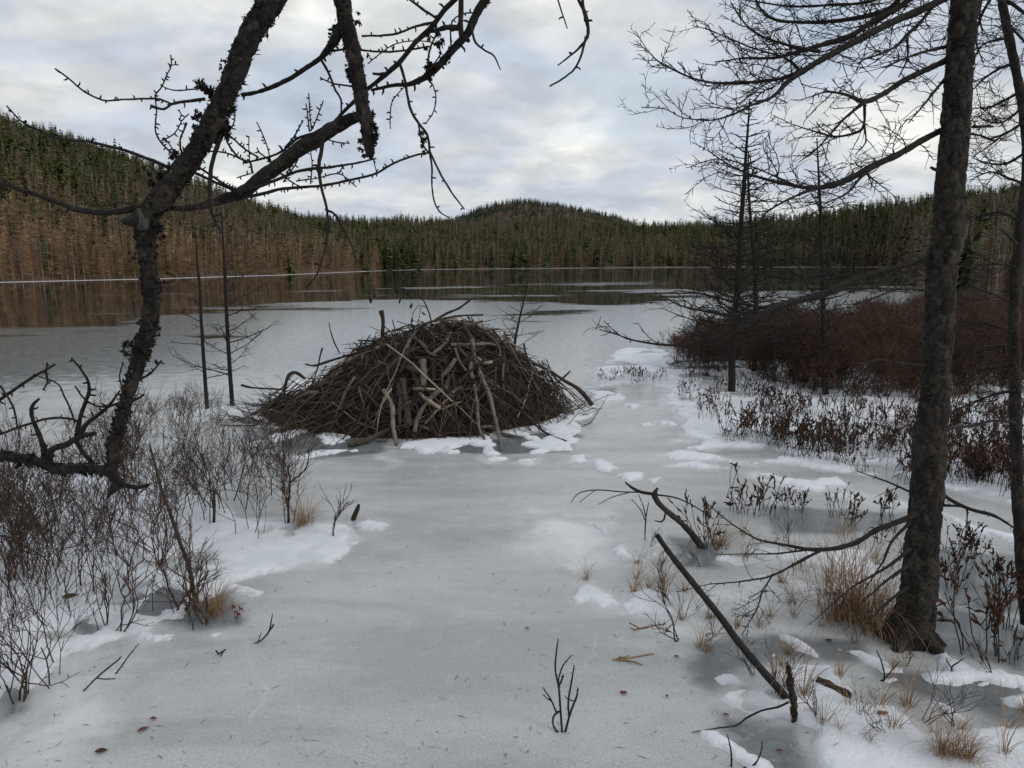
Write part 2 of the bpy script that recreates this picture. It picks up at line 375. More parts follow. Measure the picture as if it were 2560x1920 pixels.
def polar_mesh(azs, rs, zfun, name, m, colfun=None, keep=None, thresh=None):
    A, Rr = np.meshgrid(azs, rs); a, r = A.ravel(), Rr.ravel()
    X, Y = np.sin(a)*r, np.cos(a)*r
    Z = zfun(X, Y, a, r); V = np.c_[X, Y, Z]
    nA, nR = len(azs), len(rs); i = np.arange(nR-1)[:, None]*nA; j = np.arange(nA-1)[None, :]
    q = np.stack([i+j, i+j+1, i+nA+j+1, i+nA+j], -1).reshape(-1, 4)
    if keep is not None:
        kv = keep(X, Y, Z); q = q[kv[q].any(1)]
        used = np.unique(q); rem = np.full(len(V), -1); rem[used] = np.arange(len(used)); V = V[used]; q = rem[q]; X, Y = X[used], Y[used]
    T = np.concatenate([q[:, [0, 1, 2]], q[:, [0, 2, 3]]])
    mb = MB(); mb.add(V, T, 0, colfun(X, Y) if colfun else None)
    return mb.build(name, m)

def inpoly_sd(P, poly):
    """signed distance to a polygon on the ground, positive inside"""
    n = len(poly); d = np.full(len(P), 1e9); ins = np.zeros(len(P), bool)
    for i in range(n):
        a, b = poly[i], poly[(i+1) % n]; e = b-a; w = P-a
        t = np.clip((w@e)/(e@e+1e-12), 0, 1); d = np.minimum(d, np.hypot(*(w-t[:, None]*e).T))
        c = (a[1] > P[:, 1]) != (b[1] > P[:, 1])
        with np.errstate(divide='ignore', invalid='ignore'):
            xx = a[0]+(P[:, 1]-a[1])*(b[0]-a[0])/(b[1]-a[1])
        ins ^= c & (P[:, 0] < xx)
    return np.where(ins, d, -d)
def field(P, polys, reach):
    out = np.full(len(P), -9.0)
    for pl in polys:
        lo, hi = pl.min(0)-reach, pl.max(0)+reach
        m = np.where((P[:, 0] > lo[0]) & (P[:, 0] < hi[0]) & (P[:, 1] > lo[1]) & (P[:, 1] < hi[1]))[0]
        if len(m): out[m] = np.maximum(out[m], inpoly_sd(P[m], pl))
    return out
SNOW = [gpoly(7, p) for p in (
    [(-400, 150), (200, 130), (700, 150), (1000, 330), (1200, 430), (1400, 440), (1600, 450), (1700, 470), (1722, 530), (1700, 590), (1620, 640), (1500, 655), (1350, 680), (1230, 715), (1100, 735), (1050, 800), (900, 860), (930, 960), (860, 1040), (740, 1040), (600, 1015), (480, 1060), (330, 1090), (200, 1250), (60, 1310), (-400, 1400)],
    [(1010, 1000), (1060, 962), (1122, 945), (1100, 985), (1060, 1010)], [(1765, 452), (1825, 428), (1890, 458), (1862, 476), (1790, 476)], [(1150, 768), (1230, 778), (1295, 796), (1270, 806), (1180, 790)])] + \
    [gpoly(4, p) for p in ([(1000, 1260), (1110, 1258), (1320, 1238), (1440, 1232), (1500, 1200), (1700, 1080), (1760, 1100), (1620, 1250), (1440, 1280), (1330, 1297), (1160, 1318), (1060, 1305)],)] + \
    [gpoly(5, p) for p in ([(130, 802), (220, 795), (265, 830), (190, 834)], [(250, 848), (310, 832), (395, 830), (380, 860), (290, 862)], [(80, 962), (200, 930), (330, 890), (470, 868), (484, 886), (350, 912), (210, 947), (110, 972)],
     [(500, 912), (620, 868), (720, 890), (700, 940), (600, 952)], [(430, 1032), (490, 990), (600, 983), (790, 972), (770, 992), (620, 1003), (500, 1022)],
     [(930, 988), (1000, 945), (1100, 925), (1250, 915), (1380, 920), (1480, 890), (1560, 840), (1640, 860), (1700, 860), (1800, 810), (1900, 740), (2050, 735), (2062, 762), (1980, 805), (1962, 880), (1922, 905), (1940, 990), (1800, 990), (1700, 1000), (1600, 980), (1550, 1012), (1440, 1010), (1420, 965), (1350, 952), (1300, 978), (1200, 968), (1150, 1006), (1080, 1006), (1060, 970)],
     [(1200, 992), (1290, 980), (1340, 1000), (1240, 1007)], [(1600, 1042), (1740, 1030), (1700, 1062)], [(2030, 1050), (2080, 1038), (2150, 1078), (2100, 1092)], [(1930, 1022), (1990, 1008), (2012, 1040), (1960, 1046)], [(1405, 1030), (1540, 1018), (1562, 1036), (1480, 1052)], [(2030, 660), (2120, 665), (2200, 680), (2120, 720), (2050, 700)])] + \
    [gpoly(6, p) for p in ([(0, 590), (110, 480), (340, 490), (380, 600), (560, 560), (900, 540), (1300, 560), (1900, 520), (2400, 540), (2400, 1250), (2200, 1200), (1800, 1150), (1500, 1085), (1250, 1080), (1000, 1035), (860, 1005), (700, 1005), (560, 1008), (480, 1012), (520, 965), (430, 950), (420, 890), (400, 820), (390, 785), (330, 772), (340, 705), (240, 665), (100, 672), (0, 682)],
     [(300, 1042), (400, 1020), (560, 1030), (700, 1062), (820, 1074), (960, 1045), (1250, 1085), (1500, 1125), (1900, 1150), (2300, 1250), (2300, 1330), (1900, 1230), (1600, 1170), (1450, 1150), (1250, 1130), (1050, 1090), (900, 1080), (780, 1090), (600, 1060), (420, 1060)],
     [(340, 1101), (480, 1075), (560, 1083), (665, 1106), (560, 1108), (420, 1098)], [(800, 1132), (860, 1130), (960, 1160), (1100, 1180), (1240, 1160), (1300, 1190), (1250, 1215), (1400, 1250), (1600, 1286), (1600, 1308), (1300, 1262), (1000, 1202), (850, 1164)], [(-10, 720), (60, 725), (125, 737), (90, 762), (20, 768), (-20, 745)], [(115, 782), (150, 773), (185, 778), (165, 793)], [(-20, 1066), (30, 1075), (65, 1102), (20, 1112), (-20, 1095)], [(205, 876), (260, 872), (290, 882), (230, 886)], [(290, 870), (360, 855), (420, 880), (350, 888)], [(360, 960), (430, 955), (540, 970), (460, 980)])] + \
    [gpoly(8, p) for p in ([(238, 592), (268, 540), (312, 538), (350, 578), (432, 632), (360, 642), (300, 612), (250, 628)], [(460, 642), (490, 590), (560, 568), (700, 568), (742, 620), (720, 682), (640, 692), (560, 682), (480, 672)], [(615, 800), (680, 770), (740, 675), (792, 705), (802, 770), (760, 830), (680, 857), (628, 842)], [(800, 842), (870, 838), (866, 902), (822, 892)],
     [(820, 560), (900, 545), (942, 580), (880, 620), (922, 642), (902, 692), (820, 692), (830, 630)], [(850, 952), (920, 928), (1020, 928), (1052, 960), (1000, 986), (900, 982)],
     [(890, 1052), (980, 1008), (1090, 960), (1140, 895), (1240, 905), (1360, 905), (1400, 955), (1480, 1045), (1640, 1085), (1740, 1150), (1780, 1180), (2000, 1170), (2212, 1170), (2500, 1290), (2300, 1500), (1500, 1500), (1350, 1400), (1290, 1240), (1330, 1182), (1240, 1162), (1150, 1132), (1000, 1102)],
     [(680, 402), (760, 408), (860, 448), (960, 478), (1020, 560), (960, 640), (1100, 690), (1250, 715), (1450, 600), (1560, 480), (1500, 400), (1200, 400), (950, 405), (850, 422)], [(1050, 702), (1150, 700), (1285, 742), (1240, 767), (1150, 724)], [(1150, 772), (1230, 788), (1302, 862), (1220, 832)], [(1360, 822), (1500, 828), (1682, 932), (1600, 934), (1480, 872)],
     [(1570, 962), (1640, 958), (1900, 1078), (1990, 1150), (1900, 1152), (1750, 1062)], [(1800, 852), (1860, 838), (1960, 898), (2010, 930), (2100, 918), (2230, 960), (2230, 1012), (2050, 972), (1950, 992), (1800, 982), (1760, 940), (1860, 922)], [(800, 1197), (860, 1198), (950, 1268), (1080, 1318), (1170, 1420), (1050, 1420), (930, 1292)], [(980, 772), (1060, 778), (1102, 852), (1020, 822)], [(1140, 272), (1260, 258), (1312, 280), (1200, 297)], [(1860, 242), (2000, 298), (2170, 338), (2170, 352), (1950, 302)], [(1990, 975), (2050, 970), (2060, 990), (2010, 992)], [(2100, 1040), (2230, 1030), (2230, 1100), (2150, 1080)])]
# white-ice boundary on the lake, dark pools, frosty areas, clear grey ice
WB = [(-2500, 890), (-400, 835), (0, 818), (260, 812), (330, 800), (420, 776), (700, 757), (1000, 748), (1280, 748), (1600, 742), (2000, 728), (2300, 715), (3500, 715)]
_wx = np.array([ground(*p)[:2] for p in WB]); _waz = np.arctan2(_wx[:, 0], _wx[:, 1]); _wr = np.hypot(_wx[:, 0], _wx[:, 1])
DARK = [gpoly(0, p) for p in ([(250, 858), (400, 846), (560, 826), (780, 824), (700, 846), (480, 862), (300, 868)], [(1230, 790), (1330, 776), (1500, 772), (1480, 800), (1400, 835), (1280, 830)], [(1290, 745), (1560, 735), (1700, 755), (1500, 765)])]
STREAK = [gpoly(0, p) for p in ([(165, 735), (500, 731), (860, 724), (862, 728), (500, 735), (250, 738)], [(185, 783), (270, 776), (350, 776), (340, 784), (240, 786)], [(930, 722), (1100, 716), (1240, 717), (1100, 723)], [(1250, 712), (1500, 705), (1700, 708), (1500, 714)], [(1400, 728), (1650, 722), (1800, 726), (1600, 733)], [(0, 797), (28, 797), (28, 800), (0, 801)], [(70, 808), (100, 806), (98, 811), (72, 812)], [(220, 760), (320, 766), (318, 768), (222, 763)])]
FROST = [gpoly(7, p) for p in ([(-300, 1000), (500, 1000), (850, 1050), (900, 1100), (750, 1250), (650, 1500), (750, 1650), (500, 1900), (-300, 1900)], [(1000, 700), (1300, 690), (1400, 800), (1200, 900), (950, 1000), (900, 900)],
                               [(1900, 60), (2050, 150), (1900, 200), (1750, 120)])] + \
        [gpoly(8, p) for p in ([(0, 200), (450, 200), (500, 450), (250, 600), (100, 500), (-100, 400)], [(520, 600), (760, 580), (800, 800), (660, 860)])]
CLEAR = [gpoly(8, p) for p in ([(1500, 700), (1900, 640), (2300, 760), (2400, 1000), (2100, 900), (1800, 850), (1600, 800)], [(700, 880), (900, 760), (1200, 760), (1500, 800), (1500, 900), (1200, 880), (1000, 930), (850, 1020), (750, 980)], [(1500, 900), (2300, 950), (2300, 1200), (1900, 1100), (1600, 1000)], [(640, 330), (860, 360), (900, 480), (700, 470)],
                               [(850, 1100), (1200, 1180), (1300, 1400), (1100, 1400), (900, 1250)], [(1050, 200), (1700, 230), (1700, 320), (1100, 330)], [(1700, 380), (2250, 420), (2300, 700), (1850, 640)])] + \
        [gpoly(5, p) for p in ([(60, 850), (500, 880), (900, 930), (900, 1000), (500, 1040), (300, 1000), (120, 960)], [(900, 980), (1500, 1010), (1900, 1000), (2000, 900), (1800, 880), (1300, 960)], [(1900, 640), (2150, 640), (2200, 700), (1950, 700)])] + \
        [gpoly(7, p) for p in ([(580, 860), (800, 720), (1000, 760), (1200, 850), (1200, 950), (950, 990), (700, 930)], [(350, 930), (500, 920), (500, 1010), (380, 1010)], [(0, 1250), (150, 1250), (120, 1380), (0, 1420)])]
def ice_cols(X, Y):
    P = np.c_[X, Y]; r = np.hypot(X, Y); az = np.arctan2(X, Y)
    wb = np.interp(az, _waz, _wr); wob = 1+0.5*(fbm(P/np.array([9.0, 3.0]), 4, 9)-0.5)
    white = 1-sstep(0.60, 1.30, r/(wb*wob)); white = white*0.95+0.05
    dist = r/wb
    white = np.where(dist > 1.0, np.maximum(white, 0.17+0.08*sstep(1.6, 5, dist)), white)
    lam = sstep(az_of(600), az_of(1300), az); white = np.where(dist > 1.0, white*(0.55+0.45*lam)+0.08*lam, white)
    white = white+0.25*(1-sstep(0.45, 0.8, dist))
    sk = field(P, STREAK, 4.0); white = white+0.36*sstep(-0.5, 0.25, sk)
    dk = field(P, DARK, 6.0); white = white-0.42*sstep(-1.6, 1.0, dk)
    fr = sstep(-0.35, 0.35, field(P, FROST, 2.0)); cl = sstep(-0.22, 0.22, field(P, CLEAR, 2.0))
    near = r < 13.0; halo = np.zeros(len(P)); halo[near] = sstep(-0.30, 0.03, field(P[near], SNOW, 0.6))
    fr = np.maximum(fr*0.70, halo*0.60)*(1-0.75*cl)
    return np.c_[np.clip(white, 0, 2), fr, np.maximum(cl, 0.85*sstep(8.5, 18, r))]
az_f = np.radians(np.r_[np.arange(-180, -44, 6.0), np.linspace(-42, 42, 420), np.arange(46, 181, 6.0)])
rs_f = [0.3]
for py in np.r_[np.arange(2700, 1950, -60), np.arange(1930, 850, -3.6), np.arange(850, 700, -1.8), np.arange(700, 664, -1.2)]: rs_f.append(ground(1280, py)[1])
rs_f = np.array(sorted(rs_f) + [420.0, 520.0])
ice = polar_mesh(az_f, rs_f, lambda X, Y, a, r: np.zeros_like(X), 'frozen_lake', M['ice'], ice_cols)
tag(ice, 'frozen lake of pale grey ice, darker and mirror-like far out', 'ice', kind='structure')

# forested ground behind the shoreline
az_t = np.radians(np.linspace(-62, 66, 420)); tz = []
A, Tt = np.meshgrid(az_t, np.r_[np.linspace(0, 0.06, 4), np.linspace(0.1, 1.1, 40), np.linspace(1.2, 4.5, 50)])
mbt = MB(); a = A.ravel(); d0 = shore_d(a); d1 = np.interp(a, _raz, _rd); r = d0+(d1-d0)*Tt.ravel()
zt = terrain_z(a, r); zt = np.where(Tt.ravel() <= 0.001, -0.3, zt)
nA, nR = A.shape[1], A.shape[0]; i = np.arange(nR-1)[:, None]*nA; j = np.arange(nA-1)[None, :]
q = np.stack([i+j, i+j+1, i+nA+j+1, i+nA+j], -1).reshape(-1, 4)
mbt.add(np.c_[np.sin(a)*r, np.cos(a)*r, zt], np.concatenate([q[:, [0, 1, 2]], q[:, [0, 2, 3]]]))
tag(mbt.build('hillside', M['soil']), 'brown forest floor of the hills round the lake', 'hill', kind='structure')
mbg = MB(); aa = np.linspace(0, 2*math.pi, 97)[:-1]
mbg.add(np.vstack([np.c_[np.sin(aa)*rr, np.cos(aa)*rr, np.full(96, -0.6)] for rr in (0.5, 5000)]), [t for k in range(96) for t in ((k, 96+k, 96+(k+1) % 96), (k, 96+(k+1) % 96, (k+1) % 96))])
tag(mbg.build('ground', M['soil']), 'brown ground reaching to the horizon', 'ground', kind='structure')
# rim of snow along the far shore
mbs = MB(); azr = np.linspace(az_of(-150), az_of(2230), 500); dr = shore_d(azr)
wv = (0.001+0.0035*fbm(np.c_[azr*60, azr*0], 3, 3))*dr
P0 = np.c_[np.sin(azr)*(dr-wv), np.cos(azr)*(dr-wv), np.full(500, 0.008)]; P1 = np.c_[np.sin(azr)*(dr-wv*0.5), np.cos(azr)*(dr-wv*0.5), np.full(500, 0.035)]; P2 = np.c_[np.sin(azr)*(dr+0.3), np.cos(azr)*(dr+0.3), np.full(500, 0.03)]
k = np.arange(499)
T = np.concatenate([np.c_[k, k+1, 500+k+1], np.c_[k, 500+k+1, 500+k], np.c_[500+k, 501+k, 1001+k], np.c_[500+k, 1001+k, 1000+k]])
mbs.add(np.vstack([P0, P1, P2]), T, 0, (1, 1, 1)); tag(mbs.build('snowy_shoreline', M['snow']), 'thin white line of snow along the far shore', 'snow', kind='structure')

# ------------------------------------------------------------------ snow lying on the ice
SOFT = [gpoly(8, p) for p in ([(260, 287), (330, 265), (400, 310), (380, 330), (310, 302)], [(400, 392), (450, 378), (490, 420), (560, 430), (600, 368), (612, 400), (560, 462), (450, 442)], [(460, 70), (520, 62), (530, 84), (480, 90)], [(560, 85), (610, 82), (605, 104), (570, 104)])]
HOLES = [gpoly(7, p) for p in ([(360, 952), (430, 920), (492, 960), (450, 1002), (390, 1002)], [(640, 900), (700, 820), (800, 735), (950, 775), (965, 840), (860, 890), (740, 912)], [(840, 942), (930, 900), (1000, 900), (950, 962), (880, 972)], [(570, 880), (640, 860), (680, 885), (600, 900)], [(190, 990), (300, 985), (350, 1015), (260, 1025)], [(30, 700), (150, 680), (120, 730), (40, 740)], [(440, 700), (560, 700), (540, 750), (470, 745)], [(0, 1260), (90, 1255), (150, 1290), (90, 1330), (30, 1370)], [(1420, 478), (1450, 480), (1440, 515), (1425, 510)], [(1270, 480), (1330, 475), (1300, 495)])] + \
        [gpoly(5, p) for p in ([(1650, 882), (1750, 868), (1832, 900), (1760, 930), (1690, 905)],)] + \
        [gpoly(6, p) for p in ([(410, 622), (530, 604), (642, 630), (560, 642), (440, 637)], [(530, 700), (650, 688), (692, 710), (600, 717)], [(640, 810), (730, 803), (775, 825), (680, 828)], [(860, 1000), (900, 960), (960, 960), (940, 1010)], [(960, 1080), (1080, 1095), (1150, 1130), (1060, 1125), (980, 1105)], [(400, 720), (470, 735), (480, 760), (420, 750)])] + \
        [gpoly(8, p) for p in ([(1075, 1032), (1130, 1015), (1185, 1042), (1160, 1062), (1105, 1060)],)]
def snow_h(X, Y):
    P = np.c_[X, Y]; r = np.hypot(X, Y)
    n1 = (fbm(P*2.2, 4, 21)-0.5); n2 = fbm(P*9.0, 3, 22)-0.5
    s = field(P, SNOW, 0.8); s2 = field(P, SOFT, 0.5)
    s = np.maximum(s, s2-0.004)
    ho = field(P, HOLES, 0.6); s = np.minimum(s, -ho)
    sc = np.clip(r/5.0, 0.6, 2.2)
    s = s + (0.16*n1+0.075*n2+0.055*(fbm(P*24, 3, 23)-0.5))*sc+0.002*sc
    # random thin spots in the left thicket and among the stems on the right
    hol = fbm(P*np.array([1.7, 2.6]), 3, 31)
    s = np.minimum(s, (0.66-hol)*0.9*sc)
    h = 0.024*np.tanh(np.clip(s, 0, 9)/0.035)+0.045*sstep(0.15, 0.9, s)*(0.5+fbm(P*1.4, 3, 40))+0.01*n2*sstep(0.02, 0.2, s)
    return np.where(s > 0, h, np.clip(s*0.4, -0.03, 0))
def snow_col(X, Y):
    h = snow_h(X, Y); P = np.c_[X, Y]
    k = 0.82+0.20*sstep(0.001, 0.024, h+0.008*(fbm(P*18, 3, 51)-0.5))          # the thinnest snow lets the grey ice through
    k = k*(1-0.10*sstep(0.55, 0.75, fbm(P*5.0, 4, 52)))
    return np.c_[k*0.985, k*0.995, k*1.01]
az_s = np.radians(np.linspace(-41, 41, 760))
rs_s = np.array(sorted([ground(1280, py)[1] for py in np.r_[np.arange(2150, 1700, -3.2), np.arange(1700, 905, -2.2), np.arange(905, 830, -1.5)]]))
snow = polar_mesh(az_s, rs_s, lambda X, Y, a, r: snow_h(X, Y)-0.001, 'snow_cover', M['snow'], snow_col, keep=lambda X, Y, Z: Z > -0.0035)
tag(snow, 'thin uneven white snow lying on the ice by the banks', 'snow', kind='structure')
_tg = np.array([-9.0, 2.0]); _ts = 0.05; _tn = (460, 260)
_gx, _gy = np.meshgrid(_tg[0]+_ts*np.arange(_tn[0]), _tg[1]+_ts*np.arange(_tn[1])); _TZ = np.maximum(0, snow_h(_gx.ravel(), _gy.ravel())).reshape(_gx.shape)
def top_z(x, y):                 # snow depth at a spot, from a 5 cm table
    i, j = int(round((x-_tg[0])/_ts)), int(round((y-_tg[1])/_ts))
    return float(_TZ[j, i]) if 0 <= i < _tn[0] and 0 <= j < _tn[1] else 0.0

# ------------------------------------------------------------------ far forest
def spruce_lo(rng, layers=9, petals=6, wid=0.17, tris=True):
    mb = MB(); V, T = [], []
    mb.tube([[0, 0, 0], [0, 0, 0.6]], [0.011, 0.006], 3, col=(0.35, 0.30, 0.22), cap=False)
    n = 0
    for l in range(layers):
        t = l/(layers-1); z = 0.07+0.9*t; rad = wid*(1-t)**0.8*rng.uniform(0.75, 1.2)+0.008
        for p in range(petals):
            a = rng.uniform(0, 2*math.pi); da = rng.uniform(0.35, 0.6); rr = rad*rng.uniform(0.6, 1.2); dz = -rr*rng.uniform(0.25, 0.7)
            V += [[0, 0, z+0.075], [rr*math.cos(a-da), rr*math.sin(a-da), z+dz], [rr*1.12*math.cos(a+da), rr*1.12*math.sin(a+da), z+dz*rng.uniform(0.6, 1.1)]]
            T.append([n, n+1, n+2]); n += 3
    sh = rng.uniform(0.8, 1.2, n//3).repeat(3)
    mb.add(V, T, 0, np.c_[sh, sh, sh])
    return mb
def bare_lo(rng, n=46, wid=0.16, up=0.5, trunk=0.010, tc=(1, 1, 1), bw=0.012, conical=True):
    mb = MB(); lean = rng.uniform(-0.03, 0.03, 2)
    mb.tube([[0, 0, -0.02], [lean[0]*0.5, lean[1]*0.5, 0.5], [lean[0], lean[1], 1.0]], [trunk, trunk*0.7, 0.002], 3, col=tc, cap=False)
    V, T, C = [], [], []
    for k in range(n):
        t = rng.uniform(0.08, 0.97) if conical else rng.uniform(0.3, 0.95)
        z = t; a = rng.uniform(0, 2*math.pi); L = (wid*(1-t)**0.7 if conical else wid*math.sin(math.pi*min(1, t*0.8+0.15)))*rng.uniform(0.6, 1.25)+0.015
        c, s = math.cos(a), math.sin(a); b = bw*rng.uniform(0.6, 1.3); ox, oy = lean*t
        tip = [ox+c*L, oy+s*L, z+L*up*rng.uniform(0.2, 1.5)]
        V += [[ox-s*b*0.4, oy+c*b*0.4, z-b], [ox+s*b*0.4, oy-c*b*0.4, z+b], tip]; T.append([3*k, 3*k+1, 3*k+2]); q = rng.uniform(0.75, 1.25); C += [[q]*3]*3
    mb.add(V, T, 0, np.array(C))
    return mb
rngf = np.random.default_rng(11)
SPR = [spruce_lo(np.random.default_rng(100+k)) for k in range(6)]
SPR_S = [spruce_lo(np.random.default_rng(120+k), 7, 5, 0.2) for k in range(4)]
LAR = [bare_lo(np.random.default_rng(140+k), 54, 0.19, 0.4, 0.009, (1.15, 1.15, 1.2)) for k in range(6)]
BIR = [bare_lo(np.random.default_rng(160+k), 34, 0.2, 1.3, 0.012, (3.0, 2.9, 2.8), 0.008, False) for k in range(5)]
LAR_S = [bare_lo(np.random.default_rng(180+k), 26, 0.22, 0.7, 0.012, bw=0.02) for k in range(4)]
def flat(mb): return np.vstack(mb.V), np.vstack(mb.T), np.vstack(mb.C)
SPRf, SPRSf, LARf, BIRf, LARSf = ([flat(m_) for m_ in g] for g in (SPR, SPR_S, LAR, BIR, LAR_S))
def green(rng): g = rng.uniform(0.65, 1.3); return np.array([0.062, 0.076, 0.028])*g*np.array([rng.uniform(0.8, 1.3), 1, 1])
def brown(rng, warm): 
    g = rng.uniform(0.75, 1.3); return (np.array([0.135, 0.110, 0.076])*(1-warm)+np.array([0.260, 0.168, 0.100])*warm)*g
def kind_of(az, t, rng):
    px = 1280+F*math.tan(az)/1.0
    if px < 900: g = np.interp(t, [0, 0.12, 0.3, 0.6, 1.0], [0.03, 0.10, 0.52, 0.74, 0.82])
    elif px < 1050: g = 0.85
    elif px < 1650: g = np.interp(t, [0, 0.04, 0.10, 0.5, 1.0], [0.12, 0.35, 0.85, 0.8, 0.75])
    else: g = np.interp(t, [0, 0.05, 0.25, 0.6, 1.0], [0.2, 0.4, 0.65, 0.7, 0.75])
    if px > 2250: g = np.interp(t, [0, 0.3, 0.7], [0.08, 0.35, 0.7])
    u = rng.random(); return 'S' if u < g else ('B' if u > 0.95 else 'L')
def warm_of(az, t):
    px = 1280+F*math.tan(az)
    return float(np.interp(px, [-200, 300, 700, 900, 1150, 1500, 2000], [1.0, 0.85, 0.6, 0.5, 0.3, 0.18, 0.12])*np.interp(t, [0, 0.1, 0.35, 1], [1, 0.85, 0.22, 0.05]))
forest_rows = {'wooded_hillside': MB(), 'wooded_far_hill': MB()}
def plant(mb, fl, x, y, z, h, w, rot, col, trunk_keep=True):
    V, T, C = fl; c, s = math.cos(rot), math.sin(rot)
    W = np.empty_like(V); W[:, 0] = x+(V[:, 0]*c-V[:, 1]*s)*h*w; W[:, 1] = y+(V[:, 0]*s+V[:, 1]*c)*h*w; W[:, 2] = z+V[:, 2]*h
    mb.add(W, T, 0, C*col)
def tree_height(az, r, kind, rng):
    px = 1280+F*math.tan(az)
    base = np.interp(px, [0, 500, 900, 1200, 2000, 2200, 2400, 2600], [5.0, 5.2, 5.8, 6.8, 6.8, 6.2, 3.8, 3.0])
    if kind == 'S': base *= rng.uniform(0.5, 1.0)+(0.45*rng.random() if rng.random() < 0.13 else 0.0)
    elif kind == 'B': base *= rng.uniform(0.95, 1.3)
    else: base *= rng.uniform(0.6, 1.2)
    return base
NT = 0
for (px0, px1, n) in ((-150, 500, 3300), (500, 900, 2200), (900, 1650, 3800), (1650, 2250, 2900), (2250, 2720, 1900)):
    pxs = rngf.uniform(px0, px1, n); azs = np.array([az_of(p) for p in pxs]); d0s = shore_d(azs); d1s = np.interp(azs, _raz, _rd)
    ts = 0.012+1.06*rngf.random(n)**(1.1 if 850 < px0 < 2200 else 0.85); rr_ = d0s+(d1s-d0s)*ts
    xs, ys = np.sin(azs)*rr_, np.cos(azs)*rr_; zs_ = terrain_z(azs, rr_); pns = fbm(np.c_[xs/35.0, ys/35.0], 2, 77)
    for px, az, t, r, x, y, z, pn in zip(pxs, azs, ts, rr_, xs, ys, zs_, pns):
        # patches of leafless wood higher on the slope
        kd = kind_of(az, t, rngf)
        if pn > 0.60 and kd == 'S' and rngf.random() < 0.65: kd = 'L'
        if pn < 0.40 and kd == 'L' and rngf.random() < 0.5 and t > 0.1: kd = 'S'
        h = tree_height(az, r, kd, rngf)
        if kd == 'S': fl = SPRf[rngf.integers(6)]; col = green(rngf); w = rngf.uniform(0.95, 1.75)
        elif kd == 'B': fl = BIRf[rngf.integers(5)]; col = np.array([0.115, 0.10, 0.085])*rngf.uniform(0.8, 1.2); w = 0.9
        else: fl = LARf[rngf.integers(6)]; col = brown(rngf, warm_of(az, t)); w = rngf.uniform(1.0, 1.7)
        plant(forest_rows['wooded_hillside'], fl, x, y, z-0.2, h, w, rngf.uniform(0, 6.3), col)
azs = np.array([az_of(p) for p in rngf.uniform(1085, 1590, 3600)]); rr_ = rngf.uniform(560, 880, 3600)   # the far rounded hill
xs, ys = np.sin(azs)*rr_, np.cos(azs)*rr_; zs_ = terrain_z(azs, rr_); pns = fbm(np.c_[xs/60.0, ys/60.0], 2, 78)
for x, y, z, pn in zip(xs, ys, zs_, pns):  # blue cast in these tree colours stands in for distance haze
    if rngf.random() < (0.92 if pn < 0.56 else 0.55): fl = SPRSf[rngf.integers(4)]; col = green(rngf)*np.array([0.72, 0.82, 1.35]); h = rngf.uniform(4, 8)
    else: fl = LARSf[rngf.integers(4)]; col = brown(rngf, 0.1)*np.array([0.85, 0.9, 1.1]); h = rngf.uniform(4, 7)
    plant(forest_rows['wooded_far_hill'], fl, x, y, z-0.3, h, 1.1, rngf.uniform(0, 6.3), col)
o = forest_rows['wooded_hillside'].build('wooded_hillside', M['forest'], smoothf=False)
tag(o, 'mixed wood of dark spruce and bare brown trees covering the slopes behind the lake', 'forest', kind='stuff')
o = forest_rows['wooded_far_hill'].build('wooded_far_hill', M['forest'], smoothf=False)
tag(o, 'dark wooded rounded hill on the skyline', 'forest', kind='stuff')
# the front row along the water: single trees
def shore_mesh(gen, seed, name, colour):
    mb = gen(np.random.default_rng(seed)); mb.C = [c*colour for c in mb.C]
    ob = mb.build(name, M['forest_obj'], smoothf=False); me = ob.data; bpy.data.objects.remove(ob); return me
gen_l = lambda rg: bare_lo(rg, 240, 0.17, 0.35, 0.008, (1.3, 1.3, 1.35), 0.006)
gen_s = lambda rg: spruce_lo(rg, 18, 9, 0.17)
gen_b = lambda rg: bare_lo(rg, 70, 0.2, 1.4, 0.010, (2.6, 2.5, 2.4), 0.006, False)
ME_LW = [shore_mesh(gen_l, 300+k, 'shore_larch', np.array([0.255, 0.165, 0.098])*(0.85+0.1*k)) for k in range(4)]
ME_LG = [shore_mesh(gen_l, 320+k, 'shore_larch', np.array([0.175, 0.130, 0.088])*(0.85+0.1*k)) for k in range(4)]
ME_SP = [shore_mesh(gen_s, 340+k, 'shore_spruce', np.array([0.048, 0.058, 0.025])*(0.8+0.1*k)) for k in range(4)]
ME_BI = [shore_mesh(gen_b, 360+k, 'shore_birch', np.array([0.13, 0.11, 0.09])) for k in range(3)]
rs_ = np.random.default_rng(5)
def shore_tree(px, off, kind, h, w=1.0):
    az = az_of(px); r = float(shore_d(az))+off; z = float(terrain_z([az], [r])[0])
    left = px < 960
    me = {'L': (ME_LW if left else ME_LG), 'S': ME_SP, 'B': ME_BI}[kind][int(rs_.integers(3))]
    nm = {'L': 'shore_larch', 'S': 'shore_spruce', 'B': 'shore_birch'}[kind]
    o = link(nm, me, None, (math.sin(az)*r, math.cos(az)*r, z-0.05)); o.scale = (h*w, h*w, h); o.rotation_euler = (0, 0, rs_.uniform(0, 6.28))
    side = 'left shore of the lake' if left else ('far shore of the lake' if px < 2240 else 'right bank of the lake')
    lb = {'L': 'leafless %s tree in the front row on the %s' % ('rust-brown' if left else 'grey-brown', side), 'S': 'dark green spruce in the front row on the %s' % side, 'B': 'pale-stemmed bare birch in the front row on the %s' % side}[kind]
    tag(o, lb, {'L': 'tree', 'S': 'spruce', 'B': 'birch'}[kind], lb.split(' in the front')[0]+'s on the '+side)
px = -40.0
